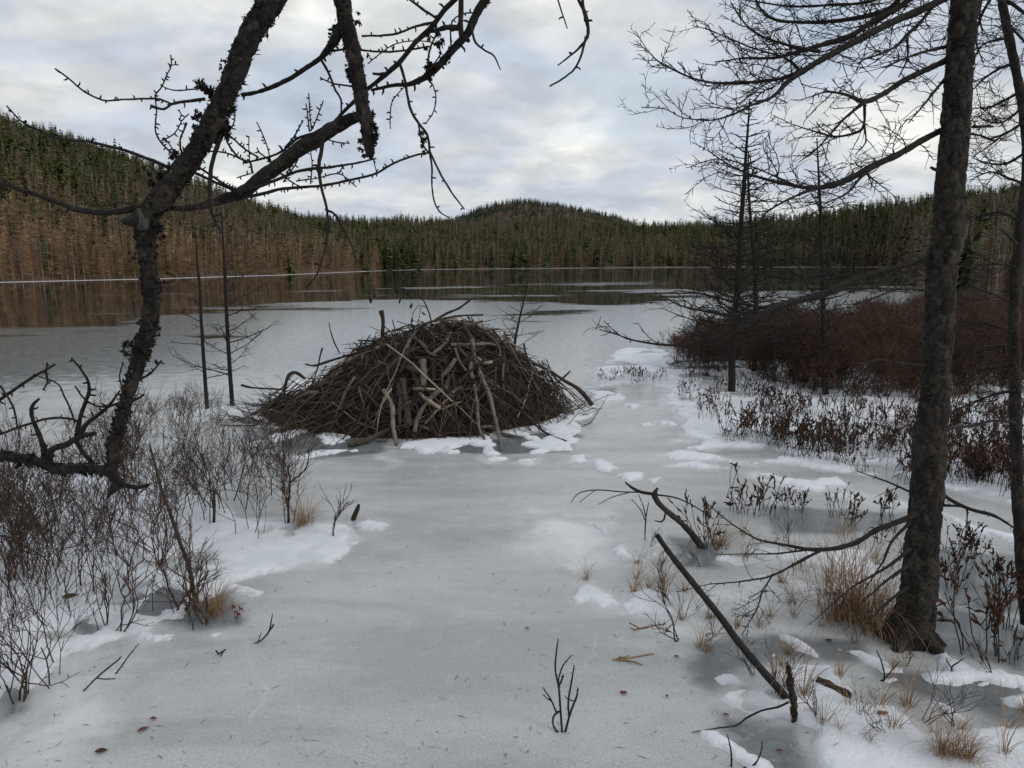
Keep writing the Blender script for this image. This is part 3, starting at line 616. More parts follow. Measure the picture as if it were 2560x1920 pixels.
while px < 2600:
    d = float(shore_d(az_of(px)))
    if px < 960: k = rs_.choice(['L', 'L', 'L', 'L', 'L', 'L', 'L', 'B', 'B']); h = rs_.uniform(3.0, 5.4); stp = rs_.uniform(9, 19)
    elif px < 1045: k = 'S'; h = rs_.uniform(5, 8); stp = rs_.uniform(8, 15)
    elif px < 2240: k = rs_.choice(['L', 'L', 'L', 'S', 'B', 'L', 'L']); h = rs_.uniform(4.5, 8.5); stp = rs_.uniform(9, 18)
    else: k = rs_.choice(['L', 'L', 'L', 'B', 'S']); h = rs_.uniform(1.8, 3.6); stp = rs_.uniform(12, 22)
    if k == 'S' and px < 960: h *= 0.9
    shore_tree(px, rs_.uniform(0.3, 4.0) if px < 960 else rs_.uniform(0.5, 8), k, h, rs_.uniform(0.8, 1.25)*(1.25 if k == 'L' else 1))
    px += stp

# ------------------------------------------------------------------ bark, twigs, plants: generators
def bark_tube(mb, P, R, sides, step, amp, cell, rng, m=0, stretch=0.55):
    P, R = smooth(P, R, step); n = len(P)
    T = np.gradient(P, axis=0); T /= np.linalg.norm(T, axis=1)[:, None]+1e-9
    N = np.cross(T, [0, 1, 0.03]); N /= np.linalg.norm(N, axis=1)[:, None]+1e-9; B = np.cross(T, N)
    a = np.arange(sides)*2*math.pi/sides
    D = np.cos(a)[None, :, None]*N[:, None, :]+np.sin(a)[None, :, None]*B[:, None, :]
    S = np.r_[0, np.cumsum(np.linalg.norm(np.diff(P, axis=0), axis=1))]
    V0 = P[:, None, :]+R[:, None, None]*D
    Q = np.stack([D[..., 0]*R[:, None], D[..., 1]*R[:, None], np.broadcast_to(S[:, None]*stretch, D.shape[:2])+0*D[..., 2]], -1).reshape(-1, 3)
    off = rng.uniform(0, 50, 3)
    f1, f2, cid = worley(Q/cell+off); pl = sstep(0.02, 0.28, f2-f1)
    d = amp*(pl*(0.45+0.9*cid)-0.5)+amp*0.35*(fbm(Q/(cell*0.35)+off, 3)-0.5)+amp*1.6*(fbm(Q/(cell*4)+off, 2)-0.5)
    V = V0+(d.reshape(n, sides, 1)*np.minimum(1, R/R.max()*1.5)[:, None, None])*D
    i = np.arange(n-1)[:, None]*sides; j = np.arange(sides)[None, :]; j2 = (j+1) % sides
    T4 = np.concatenate([np.stack([i+j, i+sides+j2, i+j2], -1).reshape(-1, 3), np.stack([i+j, i+sides+j, i+sides+j2], -1).reshape(-1, 3)])
    Vf = np.vstack([V.reshape(-1, 3), P[-1:], P[:1]]); e = (n-1)*sides; jj = np.arange(sides)
    T4 = np.vstack([T4, np.c_[np.full(sides, n*sides), e+(jj+1) % sides, e+jj], np.c_[np.full(sides, n*sides+1), jj, (jj+1) % sides]])
    tone = 0.35+1.25*cid+0.25*(fbm(Q/(cell*6)+off, 3)-0.5); tone = np.r_[tone, 1, 1]; mb.add(Vf, T4, m, np.c_[tone, tone*0.98, tone*0.95])
    return P, R, T, N, B
def flakes(mb, P, R, T, N, B, count, rng, smin=0.006, smax=0.018, m=0, lift=0.7):
    idx = rng.integers(0, len(P), count); a = rng.uniform(0, 2*math.pi, count)
    V, F_ = [], []
    for c, (i, an) in enumerate(zip(idx, a)):
        n = N[i]*math.cos(an)+B[i]*math.sin(an); e = np.cross(T[i], n); s = rng.uniform(smin, smax); o = P[i]+n*R[i]*0.97
        up = T[i]*rng.choice([-1, 1])
        V += [o-e*s*rng.uniform(0.4, 0.8), o+e*s*rng.uniform(0.4, 0.8), o+up*s*rng.uniform(0.3, 1.0)+n*s*rng.uniform(0.1, lift)+e*s*rng.uniform(-0.4, 0.4), o+up*s*0.3+n*s*rng.uniform(0.2, 0.5)*lift-e*s*0.5]
        F_ += [[4*c, 4*c+1, 4*c+2], [4*c, 4*c+2, 4*c+3]]
    mb.add(V, F_, m)
def lichen_tuft(mb, c, rad, n, rng, m=0, hang=0.0):
    V, F_ = [], []
    for k in range(n):
        d = rng.normal(size=3); d /= np.linalg.norm(d); b = c+d*rad*rng.uniform(0, 0.5); l = rad*rng.uniform(0.3, 0.9)
        t = b+(d+np.array([0, 0, -hang]))*l; e = np.cross(d, rng.normal(size=3)); e /= np.linalg.norm(e)+1e-9; w = rng.uniform(0.0012, 0.004)
        V += [b-e*w, b+e*w, t+e*w*0.6, t-e*w*0.6]; F_ += [[4*k, 4*k+1, 4*k+2], [4*k, 4*k+2, 4*k+3]]
    mb.add(V, F_, m)
def knobs(mb, P, R, rng, gap=0.02, size=0.008, m=0):
    """the short peg-like shoots of a larch twig"""
    S = np.r_[0, np.cumsum(np.linalg.norm(np.diff(P, axis=0), axis=1))]; s = gap*rng.uniform(0.2, 1); sd = 1
    while s < S[-1]:
        i = min(int(np.searchsorted(S, s)), len(P)-1); i0 = max(i-1, 0); u = (s-S[i0])/max(S[i]-S[i0], 1e-6); p = P[i0]+(P[i]-P[i0])*u; r = R[i0]
        t = P[i]-P[i0]; t /= np.linalg.norm(t)+1e-9; n = np.cross(t, rng.normal(size=3)); n[1] *= 0.5; n /= np.linalg.norm(n)+1e-9
        l = size*rng.uniform(0.6, 1.7); w = size*0.32
        mb.tube([p, p+n*(r+l*0.6), p+n*(r+l)+t*l*0.25], [w, w*0.9, w*0.35], 4, m); s += gap*rng.uniform(0.4, 1.7)
def wander(p, d, L, n, rng, curve=0.25, up=0.0):
    d = np.array(d, float); d /= np.linalg.norm(d)+1e-9; P = [np.array(p, float)]
    for k in range(n):
        d = d+rng.normal(size=3)*curve+np.array([0, 0, up]); d /= np.linalg.norm(d); P.append(P[-1]+d*L/n)
    return np.array(P)
def sprays(mb, P, R, rng, per_m, L, levels=2, t0=0.15, up=0.06, r0=0.0028, droop=0.0, m=0, ang=(35, 70), flatb=0.55):
    """side twigs along a branch, then twigs on those"""
    S = np.r_[0, np.cumsum(np.linalg.norm(np.diff(P, axis=0), axis=1))]; n = int(S[-1]*(1-t0)*per_m)
    side = 1
    for k in range(n):
        s = S[-1]*(t0+(1-t0)*(k+rng.random())/max(n, 1)); i = min(max(int(np.searchsorted(S, s)), 1), len(P)-1); u = (s-S[i-1])/max(S[i]-S[i-1], 1e-6)
        p = P[i-1]+(P[i]-P[i-1])*u; t = P[i]-P[i-1]; t /= np.linalg.norm(t)+1e-9
        lat = np.cross(t, [0, 0, 1]); lat /= np.linalg.norm(lat)+1e-9; side = -side
        ver = np.cross(lat, t)
        nn = lat*side*rng.uniform(0.4, 1)+ver*rng.normal()*flatb; nn /= np.linalg.norm(nn)+1e-9
        a = math.radians(rng.uniform(*ang)); d = t*math.cos(a)+nn*math.sin(a)
        tt = s/S[-1]; l = L*rng.uniform(0.35, 1.0)*(1-0.45*tt)
        Q = wander(p, d, l, 4 if levels > 1 else 3, rng, 0.22, up-droop); rr = min(r0*rng.uniform(0.75, 1.2), R[min(i, len(R)-1)]*0.9)
        mb.tube(Q, np.linspace(rr, rr*0.45, len(Q)), 3, m)
        if levels > 1: sprays(mb, Q, np.full(len(Q), rr), rng, per_m*2.0, l*0.55, levels-1, 0.15, up, r0*0.75, droop, m, ang, flatb)
def leafblade(mb, p, d, L, w, rng, m=0, curl=0.3):
    d = np.asarray(d, float); d = d/(np.linalg.norm(d)+1e-9); e = np.cross(d, rng.normal(size=3)); e /= np.linalg.norm(e)+1e-9; n = np.cross(d, e)
    V = [p, p+d*L*0.35+e*w*0.5+n*w*curl, p+d*L*0.35-e*w*0.5+n*w*curl, p+d*L*0.4-n*w*0.1, p+d*L*0.75+e*w*0.38+n*w*curl, p+d*L*0.75-e*w*0.38+n*w*curl, p+d*L-n*w*0.3]
    mb.add(V, [[0, 1, 3], [0, 3, 2], [1, 4, 3], [3, 5, 2], [3, 4, 6], [3, 6, 5]], m)
def shrub_mesh(seed, H=0.8, stems=6, depth=5, spread=0.45, r0=0.006, wig=0.13, leaves=0, matl=None, name='bare_shrub', fork=(2, 3), shrink=0.74, rmin=0.0015, base=0.04):
    rng = np.random.default_rng(seed); mb = MB(); tips = []
    L0 = H*(1-shrink)/(1-shrink**depth)*1.08
    def go(p, d, L, r, k):
        Q = wander(p, d, L*rng.uniform(0.75, 1.25), 3, rng, wig, 0.05); r1 = max(r*0.72, rmin)
        mb.tube(Q, np.linspace(r, r1, len(Q)), 4 if k == depth else 3, 0); e = Q[-1]; dd = Q[-1]-Q[-2]; dd /= np.linalg.norm(dd)
        if k <= 2: tips.append((Q[1], dd)); tips.append((e, dd))
        if k <= 1: return
        for f in range(rng.integers(fork[0], fork[1]+1) if k > 1 else 2):
            ax = rng.normal(size=3); ax -= dd*(ax@dd); ax /= np.linalg.norm(ax)+1e-9; a = rng.uniform(0.2, 0.62)
            d2 = dd*math.cos(a)+ax*math.sin(a); d2[2] = max(d2[2], 0.05)
            go(Q[rng.integers(2, 4)], d2, L*shrink, r1, k-1)
    for s in range(stems):
        a = rng.uniform(0, 6.28); sp = rng.uniform(0.05, spread); ab = rng.uniform(0, 6.28); rb_ = base*math.sqrt(rng.random()); b = np.array([math.cos(ab)*rb_, math.sin(ab)*rb_, -0.02])
        go(b, [math.cos(a)*sp, math.sin(a)*sp, 1], L0*rng.uniform(0.7, 1.15), r0*rng.uniform(0.6, 1.1), depth)
    for k in range(leaves):
        p, d = tips[rng.integers(len(tips))]; dd = d+rng.normal(size=3)*0.7; leafblade(mb, p, dd, rng.uniform(0.022, 0.042), rng.uniform(0.008, 0.014), rng, 1)
    o = mb.build(name, matl or [M['shrub']]); me = o.data; bpy.data.objects.remove(o); return me
def leather_mesh(seed, H=0.4, stems=8, leaves=9, spread=0.35, lsize=0.045, name='leatherleaf_clump', bare=0.3, base=0.06):
    """upright stems with brown leaves curled against the upper half"""
    rng = np.random.default_rng(seed); mb = MB()
    for s in range(stems):
        a = rng.uniform(0, 6.28); sp = rng.uniform(0.0, spread); rb_ = base*math.sqrt(rng.random()); ab = rng.uniform(0, 6.28); b = np.array([math.cos(ab)*rb_, math.sin(ab)*rb_, -0.02])
        Q = wander(b, [math.cos(a)*sp, math.sin(a)*sp, 1], H*rng.uniform(0.55, 1.1), 5, rng, 0.13, 0.03); mb.tube(Q, np.linspace(0.0034, 0.002, 6), 3, 0)
        lines = [Q]
        for f in range(rng.integers(0, 3)):
            i = rng.integers(2, 5); q = wander(Q[i], Q[i]-Q[i-1]+rng.normal(size=3)*0.05, H*rng.uniform(0.15, 0.4), 3, rng, 0.15, 0.06); mb.tube(q, np.linspace(0.002, 0.0013, 4), 3, 0); lines.append(q)
        if rng.random() < bare: continue
        for q in lines:
            for k in range(rng.integers(leaves//2, leaves+1)):
                u = rng.uniform(0.5, 1.0)*(len(q)-1) if q is Q else rng.uniform(0.3, 1)*(len(q)-1); i = min(int(u), len(q)-2); p = q[i]+(q[i+1]-q[i])*(u-i)
                d = (q[i+1]-q[i]); d = d/np.linalg.norm(d)*1.0+rng.normal(size=3)*0.26; L = lsize*rng.uniform(0.6, 1.1)
                leafblade(mb, p, d, L, L*0.26, rng, 1, 0.5)
    o = mb.build(name, [M['twig'], M['leaf']]); me = o.data; bpy.data.objects.remove(o); return me
def tuft_mesh(seed, H=0.3, blades=60, rad=0.05, bend=0.8, w=0.004, name='grass_tuft'):
    rng = np.random.default_rng(seed); mb = MB()
    for k in range(blades):
        a = rng.uniform(0, 6.28); rr = rad*rng.random(); p = np.array([math.cos(a)*rr, math.sin(a)*rr, -0.015]); a2 = a+rng.normal()*0.6
        out = np.array([math.cos(a2), math.sin(a2), 0]); L = H*rng.uniform(0.5, 1.35); bd = bend*rng.uniform(0.15, 1.5); n = 6
        P = [p]; th = rng.uniform(0.02, 0.6)
        for i in range(n): P.append(P[-1]+(out*math.sin(th)+np.array([0, 0, math.cos(th)]))*L/n); th += bd*rng.uniform(0.2, 0.5)
        P = np.array(P); P[:, 2] = np.maximum(P[:, 2], 0.003+0*P[:, 2]); P[0, 2] = -0.015
        e = np.cross(out, [0, 0, 1]); e = e*math.cos(0.5)+out*0.3; ww = w*rng.uniform(0.5, 1.1)*np.linspace(1, 0.25, n+1)
        V = np.vstack([P-e*ww[:, None]*0.5, P+e*ww[:, None]*0.5]); i = np.arange(n)
        mb.add(V, np.concatenate([np.c_[i, n+1+i, n+2+i], np.c_[i, n+2+i, i+1]]))
    o = mb.build(name, [M['grass']]); me = o.data; bpy.data.objects.remove(o); return me
def put(name, me, px, py, scale, rot, label, cat, group=None, rngt=None, tilt=0.0, world=None, zs=None):
    g = ground(px, py) if world is None else np.array([world[0], world[1], 0.0])
    o = link(name, me, None, (g[0], g[1], max(0.0, top_z(g[0], g[1])-0.004))); o.scale = (scale, scale, zs or scale); o.rotation_euler = (tilt*math.cos(rot*3), tilt*math.sin(rot*3), rot)
    tag(o, label, cat, group); return o

# ------------------------------------------------------------------ the beaver lodge
rl = np.random.default_rng(42)
LF, LL, LR = ground(1000, 1100)[:2], ground(655, 1035)[:2], ground(1428, 1012)[:2]
LCX = (LL[0]+LR[0])/2-0.05; LA = (LR[0]-LL[0])/2; LB = 1.75; LCY = LF[1]+LB; LH = 1.13
def lodge_shape(u, v):            # u, v in units of the half axes
    u = np.asarray(u, float); v = np.asarray(v, float); sh_ = u.shape
    rho = np.sqrt(u*u+v*v+0.018); ph = np.arctan2(v, u); c = np.cos(ph)
    ex = 1.0+0.85*np.clip(c, 0, 1)**1.3+0.15*np.clip(-np.sin(ph), 0, 1)
    n_ = fbm(np.c_[(u*2.6).ravel()+7, (v*2.6).ravel()+3], 3, 91).reshape(sh_)-0.5
    z = LH*1.13*np.clip(1-np.clip(rho, 0, 3)**ex, -0.06, 1); z = np.where(z > 0.82*LH, 0.82*LH+(z-0.82*LH)*0.75, z)
    return z+0.62*n_*np.clip(z*3, 0, 1)*np.clip(1.25-z/LH, 0, 1)
_lg = np.linspace(-1.6, 1.6, 321); _LZ = lodge_shape(*np.meshgrid(_lg, _lg))
def lodge_z(u, v):                # looked up in a table
    a_ = np.clip((np.asarray(u, float)+1.6)*100, 0, 318.999); b_ = np.clip((np.asarray(v, float)+1.6)*100, 0, 318.999); i_, j_ = a_.astype(int), b_.astype(int); fa, fb = a_-i_, b_-j_
    return (_LZ[j_, i_]*(1-fa)+_LZ[j_, i_+1]*fa)*(1-fb)+(_LZ[j_+1, i_]*(1-fa)+_LZ[j_+1, i_+1]*fa)*fb
def lodge_pt(u, v): return np.array([LCX+u*LA, LCY+v*LB, float(lodge_z(u, v))])
def lodge_frame(u, v):
    e = 0.02; p = lodge_pt(u, v); du = lodge_pt(u+e, v)-lodge_pt(u-e, v); dv = lodge_pt(u, v+e)-lodge_pt(u, v-e)
    n = np.cross(du, dv); n /= np.linalg.norm(n); return p, n
lodge = thing('beaver_lodge', (LCX, LCY, 0), 'big dome of piled grey sticks and mud standing in the ice', 'beaver lodge')
mb = MB(); nu, nv = 90, 40; uu = np.linspace(0, 2*math.pi, nu, endpoint=False); pts = [[LCX, LCY, LH-0.07]]; rows = np.linspace(0.03, 1.03, nv)
U = np.outer(rows, np.cos(uu)); Vv = np.outer(rows, np.sin(uu)); Z = lodge_z(U, Vv)-0.05
Pm = np.c_[(LCX+U*LA).ravel(), (LCY+Vv*LB).ravel(), Z.ravel()]
Pm[:, 2] += 0.26*(fbm(Pm*3.2, 3, 61)-0.55)*np.clip(Pm[:, 2]*4, 0, 1)+0.07*(fbm(Pm*14, 2, 62)-0.5)
i = np.arange(nv-1)[:, None]*nu; j = np.arange(nu)[None, :]; j2 = (j+1) % nu
Tm = np.concatenate([np.stack([i+j, i+nu+j, i+nu+j2], -1).reshape(-1, 3), np.stack([i+j, i+nu+j2, i+j2], -1).reshape(-1, 3)])+1
Tm = np.vstack([Tm, np.c_[np.zeros(nu, int), 1+np.arange(nu), 1+(np.arange(nu)+1) % nu]])
mb.add(np.vstack([pts, Pm]), Tm); part(mb, 'mud_mound', M['mud'], lodge)
# loose sticks: shared meshes, one metre long along Z
STK = []
for k in range(18):
    rg = np.random.default_rng(500+k); n = 9; t = np.linspace(0, 1, n); bend = rg.normal(size=2)*0.035; kink = np.cumsum(rg.normal(size=(n, 2))*0.011, axis=0); kink -= np.outer(t, kink[-1])
    Q = np.c_[bend[0]*np.sin(math.pi*t)+kink[:, 0], bend[1]*np.sin(math.pi*t)+kink[:, 1], t-0.5]; R = 0.016*(1-0.45*t)*rg.uniform(0.85, 1.15, n)
    mbk = MB(); mbk.tube(Q, R, 5)
    if rg.random() < 0.5:
        i = rg.integers(4, 7); a = rg.uniform(0, 6.28); q = wander(Q[i], [math.cos(a)*0.6, math.sin(a)*0.6, 0.8], 0.25, 3, rg, 0.1); mbk.tube(q, np.linspace(0.008, 0.004, 4), 3)
    if rg.random() < 0.5:
        i = rg.integers(2, 8); a = rg.uniform(0, 6.28); mbk.tube([Q[i], Q[i]+np.array([math.cos(a)*0.05, math.sin(a)*0.05, 0.02])], [0.008, 0.005], 4)
    for w_ in ('stick_grey', 'stick_brown', 'stick_dark', 'stick_pale'):
        o = mbk.build('stick', M[w_]); STK.append((w_, o.data)); bpy.data.objects.remove(o)
BYM = {w: [m for ww, m in STK if ww == w] for w in ('stick_grey', 'stick_brown', 'stick_dark', 'stick_pale')}
def stick_obj(c, d, L, rad, matn):
    d = Vector(d).normalized(); q = d.to_track_quat('Z', 'Y') @ __import__('mathutils').Quaternion((0, 0, 1), rl.uniform(0, 6.28))
    o = link('stick', BYM[matn][int(rl.integers(18))], lodge); o.rotation_mode = 'QUATERNION'; o.rotation_quaternion = q
    o.location = tuple(np.asarray(c)-np.array(ORIG[lodge.name])); k = rad/0.014; o.scale = (k, k, L) if k < L*3 else (k, k, L)
    return o
def lay(rg, thin=False):
    while True:
        a = rg.uniform(0, 2*math.pi); rho = math.sqrt(rg.uniform(0.0, 1.0))
        u, v = rho*math.cos(a), rho*math.sin(a)
        if v > 0.25 and rg.random() < 0.75: continue
        break
    p, n = lodge_frame(u, v); down = np.array([u*LA, v*LB, 0.0]); down /= np.linalg.norm(down)+1e-6; down -= n*(down@n); down /= np.linalg.norm(down)
    e = np.cross(n, down); al = rg.normal()*0.75 if rg.random() < 0.72 else rg.uniform(-math.pi, math.pi)
    d = down*math.cos(al)+e*math.sin(al)+n*rg.normal()*0.13
    return p, n, d, rho
placed = 0
traced_n = 46
while placed < 300-traced_n:
    p, n, d, rho = lay(rl); L = rl.uniform(0.35, 1.1) if rl.random() < 0.85 else rl.uniform(1.1, 1.6); rad = rl.uniform(0.006, 0.013) if rl.random() < 0.8 else rl.uniform(0.013, 0.022)
    c = p+n*rl.uniform(-0.04, 0.04)
    ends = [c+d*L/2*s for s in (-1, 1)]; low = min(e_[2] for e_ in ends)
    if low < 0.0:
        if rl.random() < 0.4: L *= 0.6
        sgn = 1 if d[2] > 0 else -1; c = c+d*sgn*(0.02-low)/max(abs(d[2]), 0.25); c[2] += 0.0
        if min((c+d*L/2*s)[2] for s in (-1, 1)) < -0.05: continue
    mt = rl.choice(['stick_grey', 'stick_brown', 'stick_dark', 'stick_pale'], p=[0.27, 0.33, 0.36, 0.04])
    stick_obj(c, d, L, rad, mt); placed += 1
# sticks one can single out in the photograph (crop 5)
def lodge_hit(px, py):            # first depth at which the line of sight enters the dome
    d = ray(px, py); d = d/d[1]
    for Y in np.linspace(LCY-LB*1.3, LCY+0.2, 260):
        P = np.array([0, 0, CAMH])+d*Y
        if P[2] <= float(lodge_z((P[0]-LCX)/LA, (P[1]-LCY)/LB)) or P[2] <= 0.0: return Y
    return LCY-0.05
TR = [([(875, 360, 18), (880, 270, 20), (868, 212, 26)], 'stick_dark', 9.55), ([(1160, 270, 12), (1230, 230, 14), (1300, 200, 13), (1360, 155, 14)], 'stick_dark', 9.5), ([(1060, 320, 12), (1130, 280, 13), (1280, 245, 12), (1435, 237, 10)], 'stick_brown', 9.45),
      ([(1290, 320, 12), (1370, 290, 14), (1432, 270, 12)], 'stick_grey', 9.5), ([(1312, 265, 14), (1345, 330, 18), (1380, 380, 18)], 'stick_brown', 9.45), ([(590, 540, 26), (690, 490, 28), (800, 440, 22), (860, 415, 16)], 'stick_pale', None), ([(450, 510, 8), (500, 518, 12), (560, 500, 14), (650, 470, 13), (800, 430, 12), (960, 400, 10)], 'stick_dark', None),
      ([(1375, 370, 20), (1390, 500, 24), (1430, 590, 25), (1470, 690, 24), (1500, 810, 22), (1525, 910, 20), (1535, 1010, 14)], 'stick_grey', None), ([(1300, 420, 14), (1370, 500, 18), (1420, 560, 18)], 'stick_brown', None), ([(890, 580, 16), (930, 510, 20), (1010, 450, 18), (1080, 415, 14)], 'stick_brown', None),
      ([(1030, 340, 20), (1090, 400, 22), (1130, 445, 20), (1170, 465, 18)], 'stick_brown', None), ([(1150, 455, 16), (1220, 400, 22), (1255, 330, 18)], 'stick_grey', None), ([(1255, 405, 18), (1370, 402, 20), (1470, 400, 16), (1560, 420, 12)], 'stick_grey', None), ([(1470, 395, 12), (1600, 440, 18), (1680, 490, 18), (1790, 540, 14)], 'stick_brown', None),
      ([(1810, 550, 14), (1880, 600, 18), (1950, 640, 20), (2000, 690, 24), (2035, 735, 24)], 'stick_dark', None), ([(1820, 625, 9), (1870, 590, 10), (1915, 548, 9)], 'stick_dark', None), ([(1670, 530, 16), (1700, 590, 18), (1740, 655, 16)], 'stick_grey', None), ([(1100, 490, 36), (1105, 560, 40), (1100, 640, 34)], 'stick_grey', None), ([(990, 590, 34), (1000, 680, 38), (1010, 780, 40), (1020, 850, 34)], 'stick_brown', None),
      ([(890, 645, 22), (925, 740, 26), (940, 840, 26), (945, 965, 22)], 'stick_grey', None), ([(965, 610, 22), (975, 700, 26), (968, 790, 26), (972, 850, 20)], 'stick_brown', None), ([(1050, 890, 24), (1075, 800, 26), (1110, 740, 24), (1160, 680, 30), (1235, 630, 22)], 'stick_grey', None), ([(1085, 670, 18), (1140, 720, 26), (1195, 755, 18)], 'stick_pale', None), ([(1050, 645, 24), (1170, 650, 14)], 'stick_pale', None),
      ([(1245, 690, 20), (1275, 655, 22), (1315, 635, 14)], 'stick_grey', None), ([(680, 970, 22), (780, 930, 30), (850, 900, 30), (925, 870, 24)], 'stick_brown', None), ([(230, 720, 9), (380, 725, 12), (480, 715, 12), (620, 730, 9)], 'stick_brown', None), ([(500, 780, 10), (590, 700, 16), (680, 620, 16), (740, 590, 12)], 'stick_brown', None), ([(800, 700, 12), (850, 610, 16), (890, 560, 14)], 'stick_brown', None), ([(870, 640, 9), (790, 760, 12), (720, 850, 11), (650, 930, 8)], 'stick_dark', None),
      ([(1385, 620, 16), (1400, 720, 20), (1410, 850, 17), (1440, 935, 12)], 'stick_grey', None), ([(1540, 600, 11), (1600, 700, 14), (1680, 800, 13), (1780, 880, 11), (1900, 955, 7)], 'stick_dark', None), ([(1420, 860, 20), (1480, 855, 22), (1540, 890, 22), (1600, 910, 16), (1660, 915, 8)], 'stick_grey', None), ([(1430, 590, 10), (1520, 640, 13), (1600, 680, 12), (1690, 770, 9)], 'stick_brown', None), ([(1280, 420, 14), (1300, 490, 18), (1340, 550, 16)], 'stick_grey', None), ([(1205, 580, 22), (1250, 530, 30), (1280, 480, 22)], 'stick_grey', None),
      ([(1370, 500, 26), (1365, 560, 28), (1380, 590, 22)], 'stick_grey', None), ([(1010, 520, 16), (1070, 545, 20), (1110, 570, 16)], 'stick_brown', None), ([(330, 690, 14), (340, 620, 16), (360, 570, 18), (395, 555, 18), (450, 590, 14)], 'stick_dark', None), ([(95, 625, 14), (160, 640, 12), (330, 650, 9)], 'stick_dark', None), ([(640, 760, 22), (655, 700, 26), (690, 640, 18)], 'stick_brown', None), ([(1400, 470, 14), (1440, 505, 22), (1485, 495, 18)], 'stick_pale', None), ([(740, 378, 9), (800, 378, 11), (900, 390, 10)], 'stick_dark', None), ([(860, 390, 14), (900, 410, 18), (960, 395, 14)], 'stick_brown', None), ([(640, 450, 7), (610, 390, 8), (590, 330, 7), (580, 280, 5)], 'stick_dark', 9.7), ([(930, 330, 9), (1000, 300, 11), (1040, 288, 8)], 'stick_brown', 9.5)]
for pts_, mn, Yf in TR:
    P3 = []
    for q_ in pts_:
        px_, py_ = px_of(5, q_[0], q_[1]); Y = Yf if Yf else lodge_hit(px_, py_)-0.12
        p = at(px_, py_, Y)
        if p[2] < 0.012 and not Yf: p = ground(px_, py_, 0.012)
        P3.append(p)
    P3 = np.array(P3); P3[:, 1] = np.convolve(np.r_[P3[0, 1], P3[:, 1], P3[-1, 1]], [0.25, 0.5, 0.25], 'valid') if len(P3) > 2 else P3[:, 1]
    R3 = np.array([q_[2]*0.4521*0.5/F*fwd(p)*1.02 for q_, p in zip(pts_, P3)])
    P3, R3 = smooth(P3, R3, 0.06); R3 = R3*(1+0.12*rl.normal(size=len(R3)))
    mb = MB(); mb.tube(P3, R3, 7)
    part(mb, 'stick', M[mn], lodge)
# the mass of thin sticks and twigs that no one could count
mb = MB(); mb2 = MB()
for k in range(1700):
    p, n, d, rho = lay(rl, True); L = rl.uniform(0.2, 0.95); rad = rl.uniform(0.0025, 0.008); c = p+n*rl.uniform(-0.03, 0.035)
    if k % 9 == 0: d = d+n*rl.uniform(0, 0.35)
    P3 = wander(c-d*L/2, d, L, 4, rl, 0.09, -0.01)
    if P3[:, 2].min() < -0.02: P3[:, 2] += -P3[:, 2].min()*0.9
    (mb if rl.random() < 0.55 else mb2).tube(P3, np.linspace(rad, rad*0.6, 5), 4)
for k in range(90):                # twigs standing out from the left and right foot
    sgn = -1 if rl.random() < 0.65 else 1; u = sgn*rl.uniform(0.85, 1.08); v = rl.uniform(-0.6, 0.2); p = lodge_pt(u, v); p[2] = max(p[2], 0.0)
    d = np.array([sgn*rl.uniform(0.3, 1), rl.normal()*0.4, rl.uniform(0.05, 0.6)]); P3 = wander(p-d*0.1, d, rl.uniform(0.25, 0.65), 5, rl, 0.15, 0.0); P3[:, 2] = np.maximum(P3[:, 2], 0.01); mb.tube(P3, np.linspace(0.006, 0.0025, 6), 4)
part(mb, 'twig_pile', M['stick_brown'], lodge, kind='stuff'); part(mb2, 'twig_pile', M['stick_dark'], lodge, kind='stuff')
mb = MB()                           # bits of bark and dead leaves in the pile
for k in range(900):
    a = rl.uniform(-math.pi, 0) if rl.random() < 0.8 else rl.uniform(0, math.pi); rho = math.sqrt(rl.uniform(0, 1)); p, n = lodge_frame(rho*math.cos(a), rho*math.sin(a)); leafblade(mb, p+n*rl.uniform(-0.03, 0.03), n*0.3+rl.normal(size=3), rl.uniform(0.03, 0.07), rl.uniform(0.015, 0.035), rl, 0)
gl = ground(*px_of(5, 1280, 905))
for k in range(420): leafblade(mb, np.array([gl[0]+rl.normal()*0.22, gl[1]+0.12+rl.normal()*0.1, abs(rl.normal())*0.05+0.01]), rl.normal(size=3), rl.uniform(0.03, 0.06), rl.uniform(0.012, 0.03), rl, 0)
part(mb, 'bark_litter', M['leaf'], lodge, kind='stuff')
for (cx, cy, s_) in ((775, 515, 0.10), (770, 545, 0.07), (1010, 378, 0.05), (905, 372, 0.05), (735, 585, 0.05), (820, 875, 0.06), (1480, 640, 0.05), (1600, 450, 0.07), (1760, 550, 0.06), (1150, 800, 0.05)):
    px_, py_ = px_of(5, cx, cy); Y = lodge_hit(px_, py_)-0.02; c = at(px_, py_, Y); mb = MB()
    th = np.linspace(0, 2*math.pi, 12, endpoint=False); ring = [c+np.array([math.cos(t)*s_*rl.uniform(0.6, 1.2), math.sin(t)*s_*0.6*rl.uniform(0.6, 1.2), -0.015+math.sin(t)*s_*0.3]) for t in th]; ring2 = [c+(r_-c)*0.6+np.array([0, 0, 0.012]) for r_ in ring]
    V = ring+ring2+[c+np.array([0, 0, 0.018])]; Tt_ = [t for k in range(12) for t in ((k, (k+1) % 12, 12+(k+1) % 12), (k, 12+(k+1) % 12, 12+k), (12+k, 12+(k+1) % 12, 24))]
    mb.add(V, Tt_); part(mb, 'snow_patch', M['snow'], lodge, label='small patch of snow caught on the sticks')
tw = thing('leafy_twig', at(*px_of(5, 1140, 265), 9.5), 'thin arching twig with a few dead leaves on top of the stick dome', 'twig')
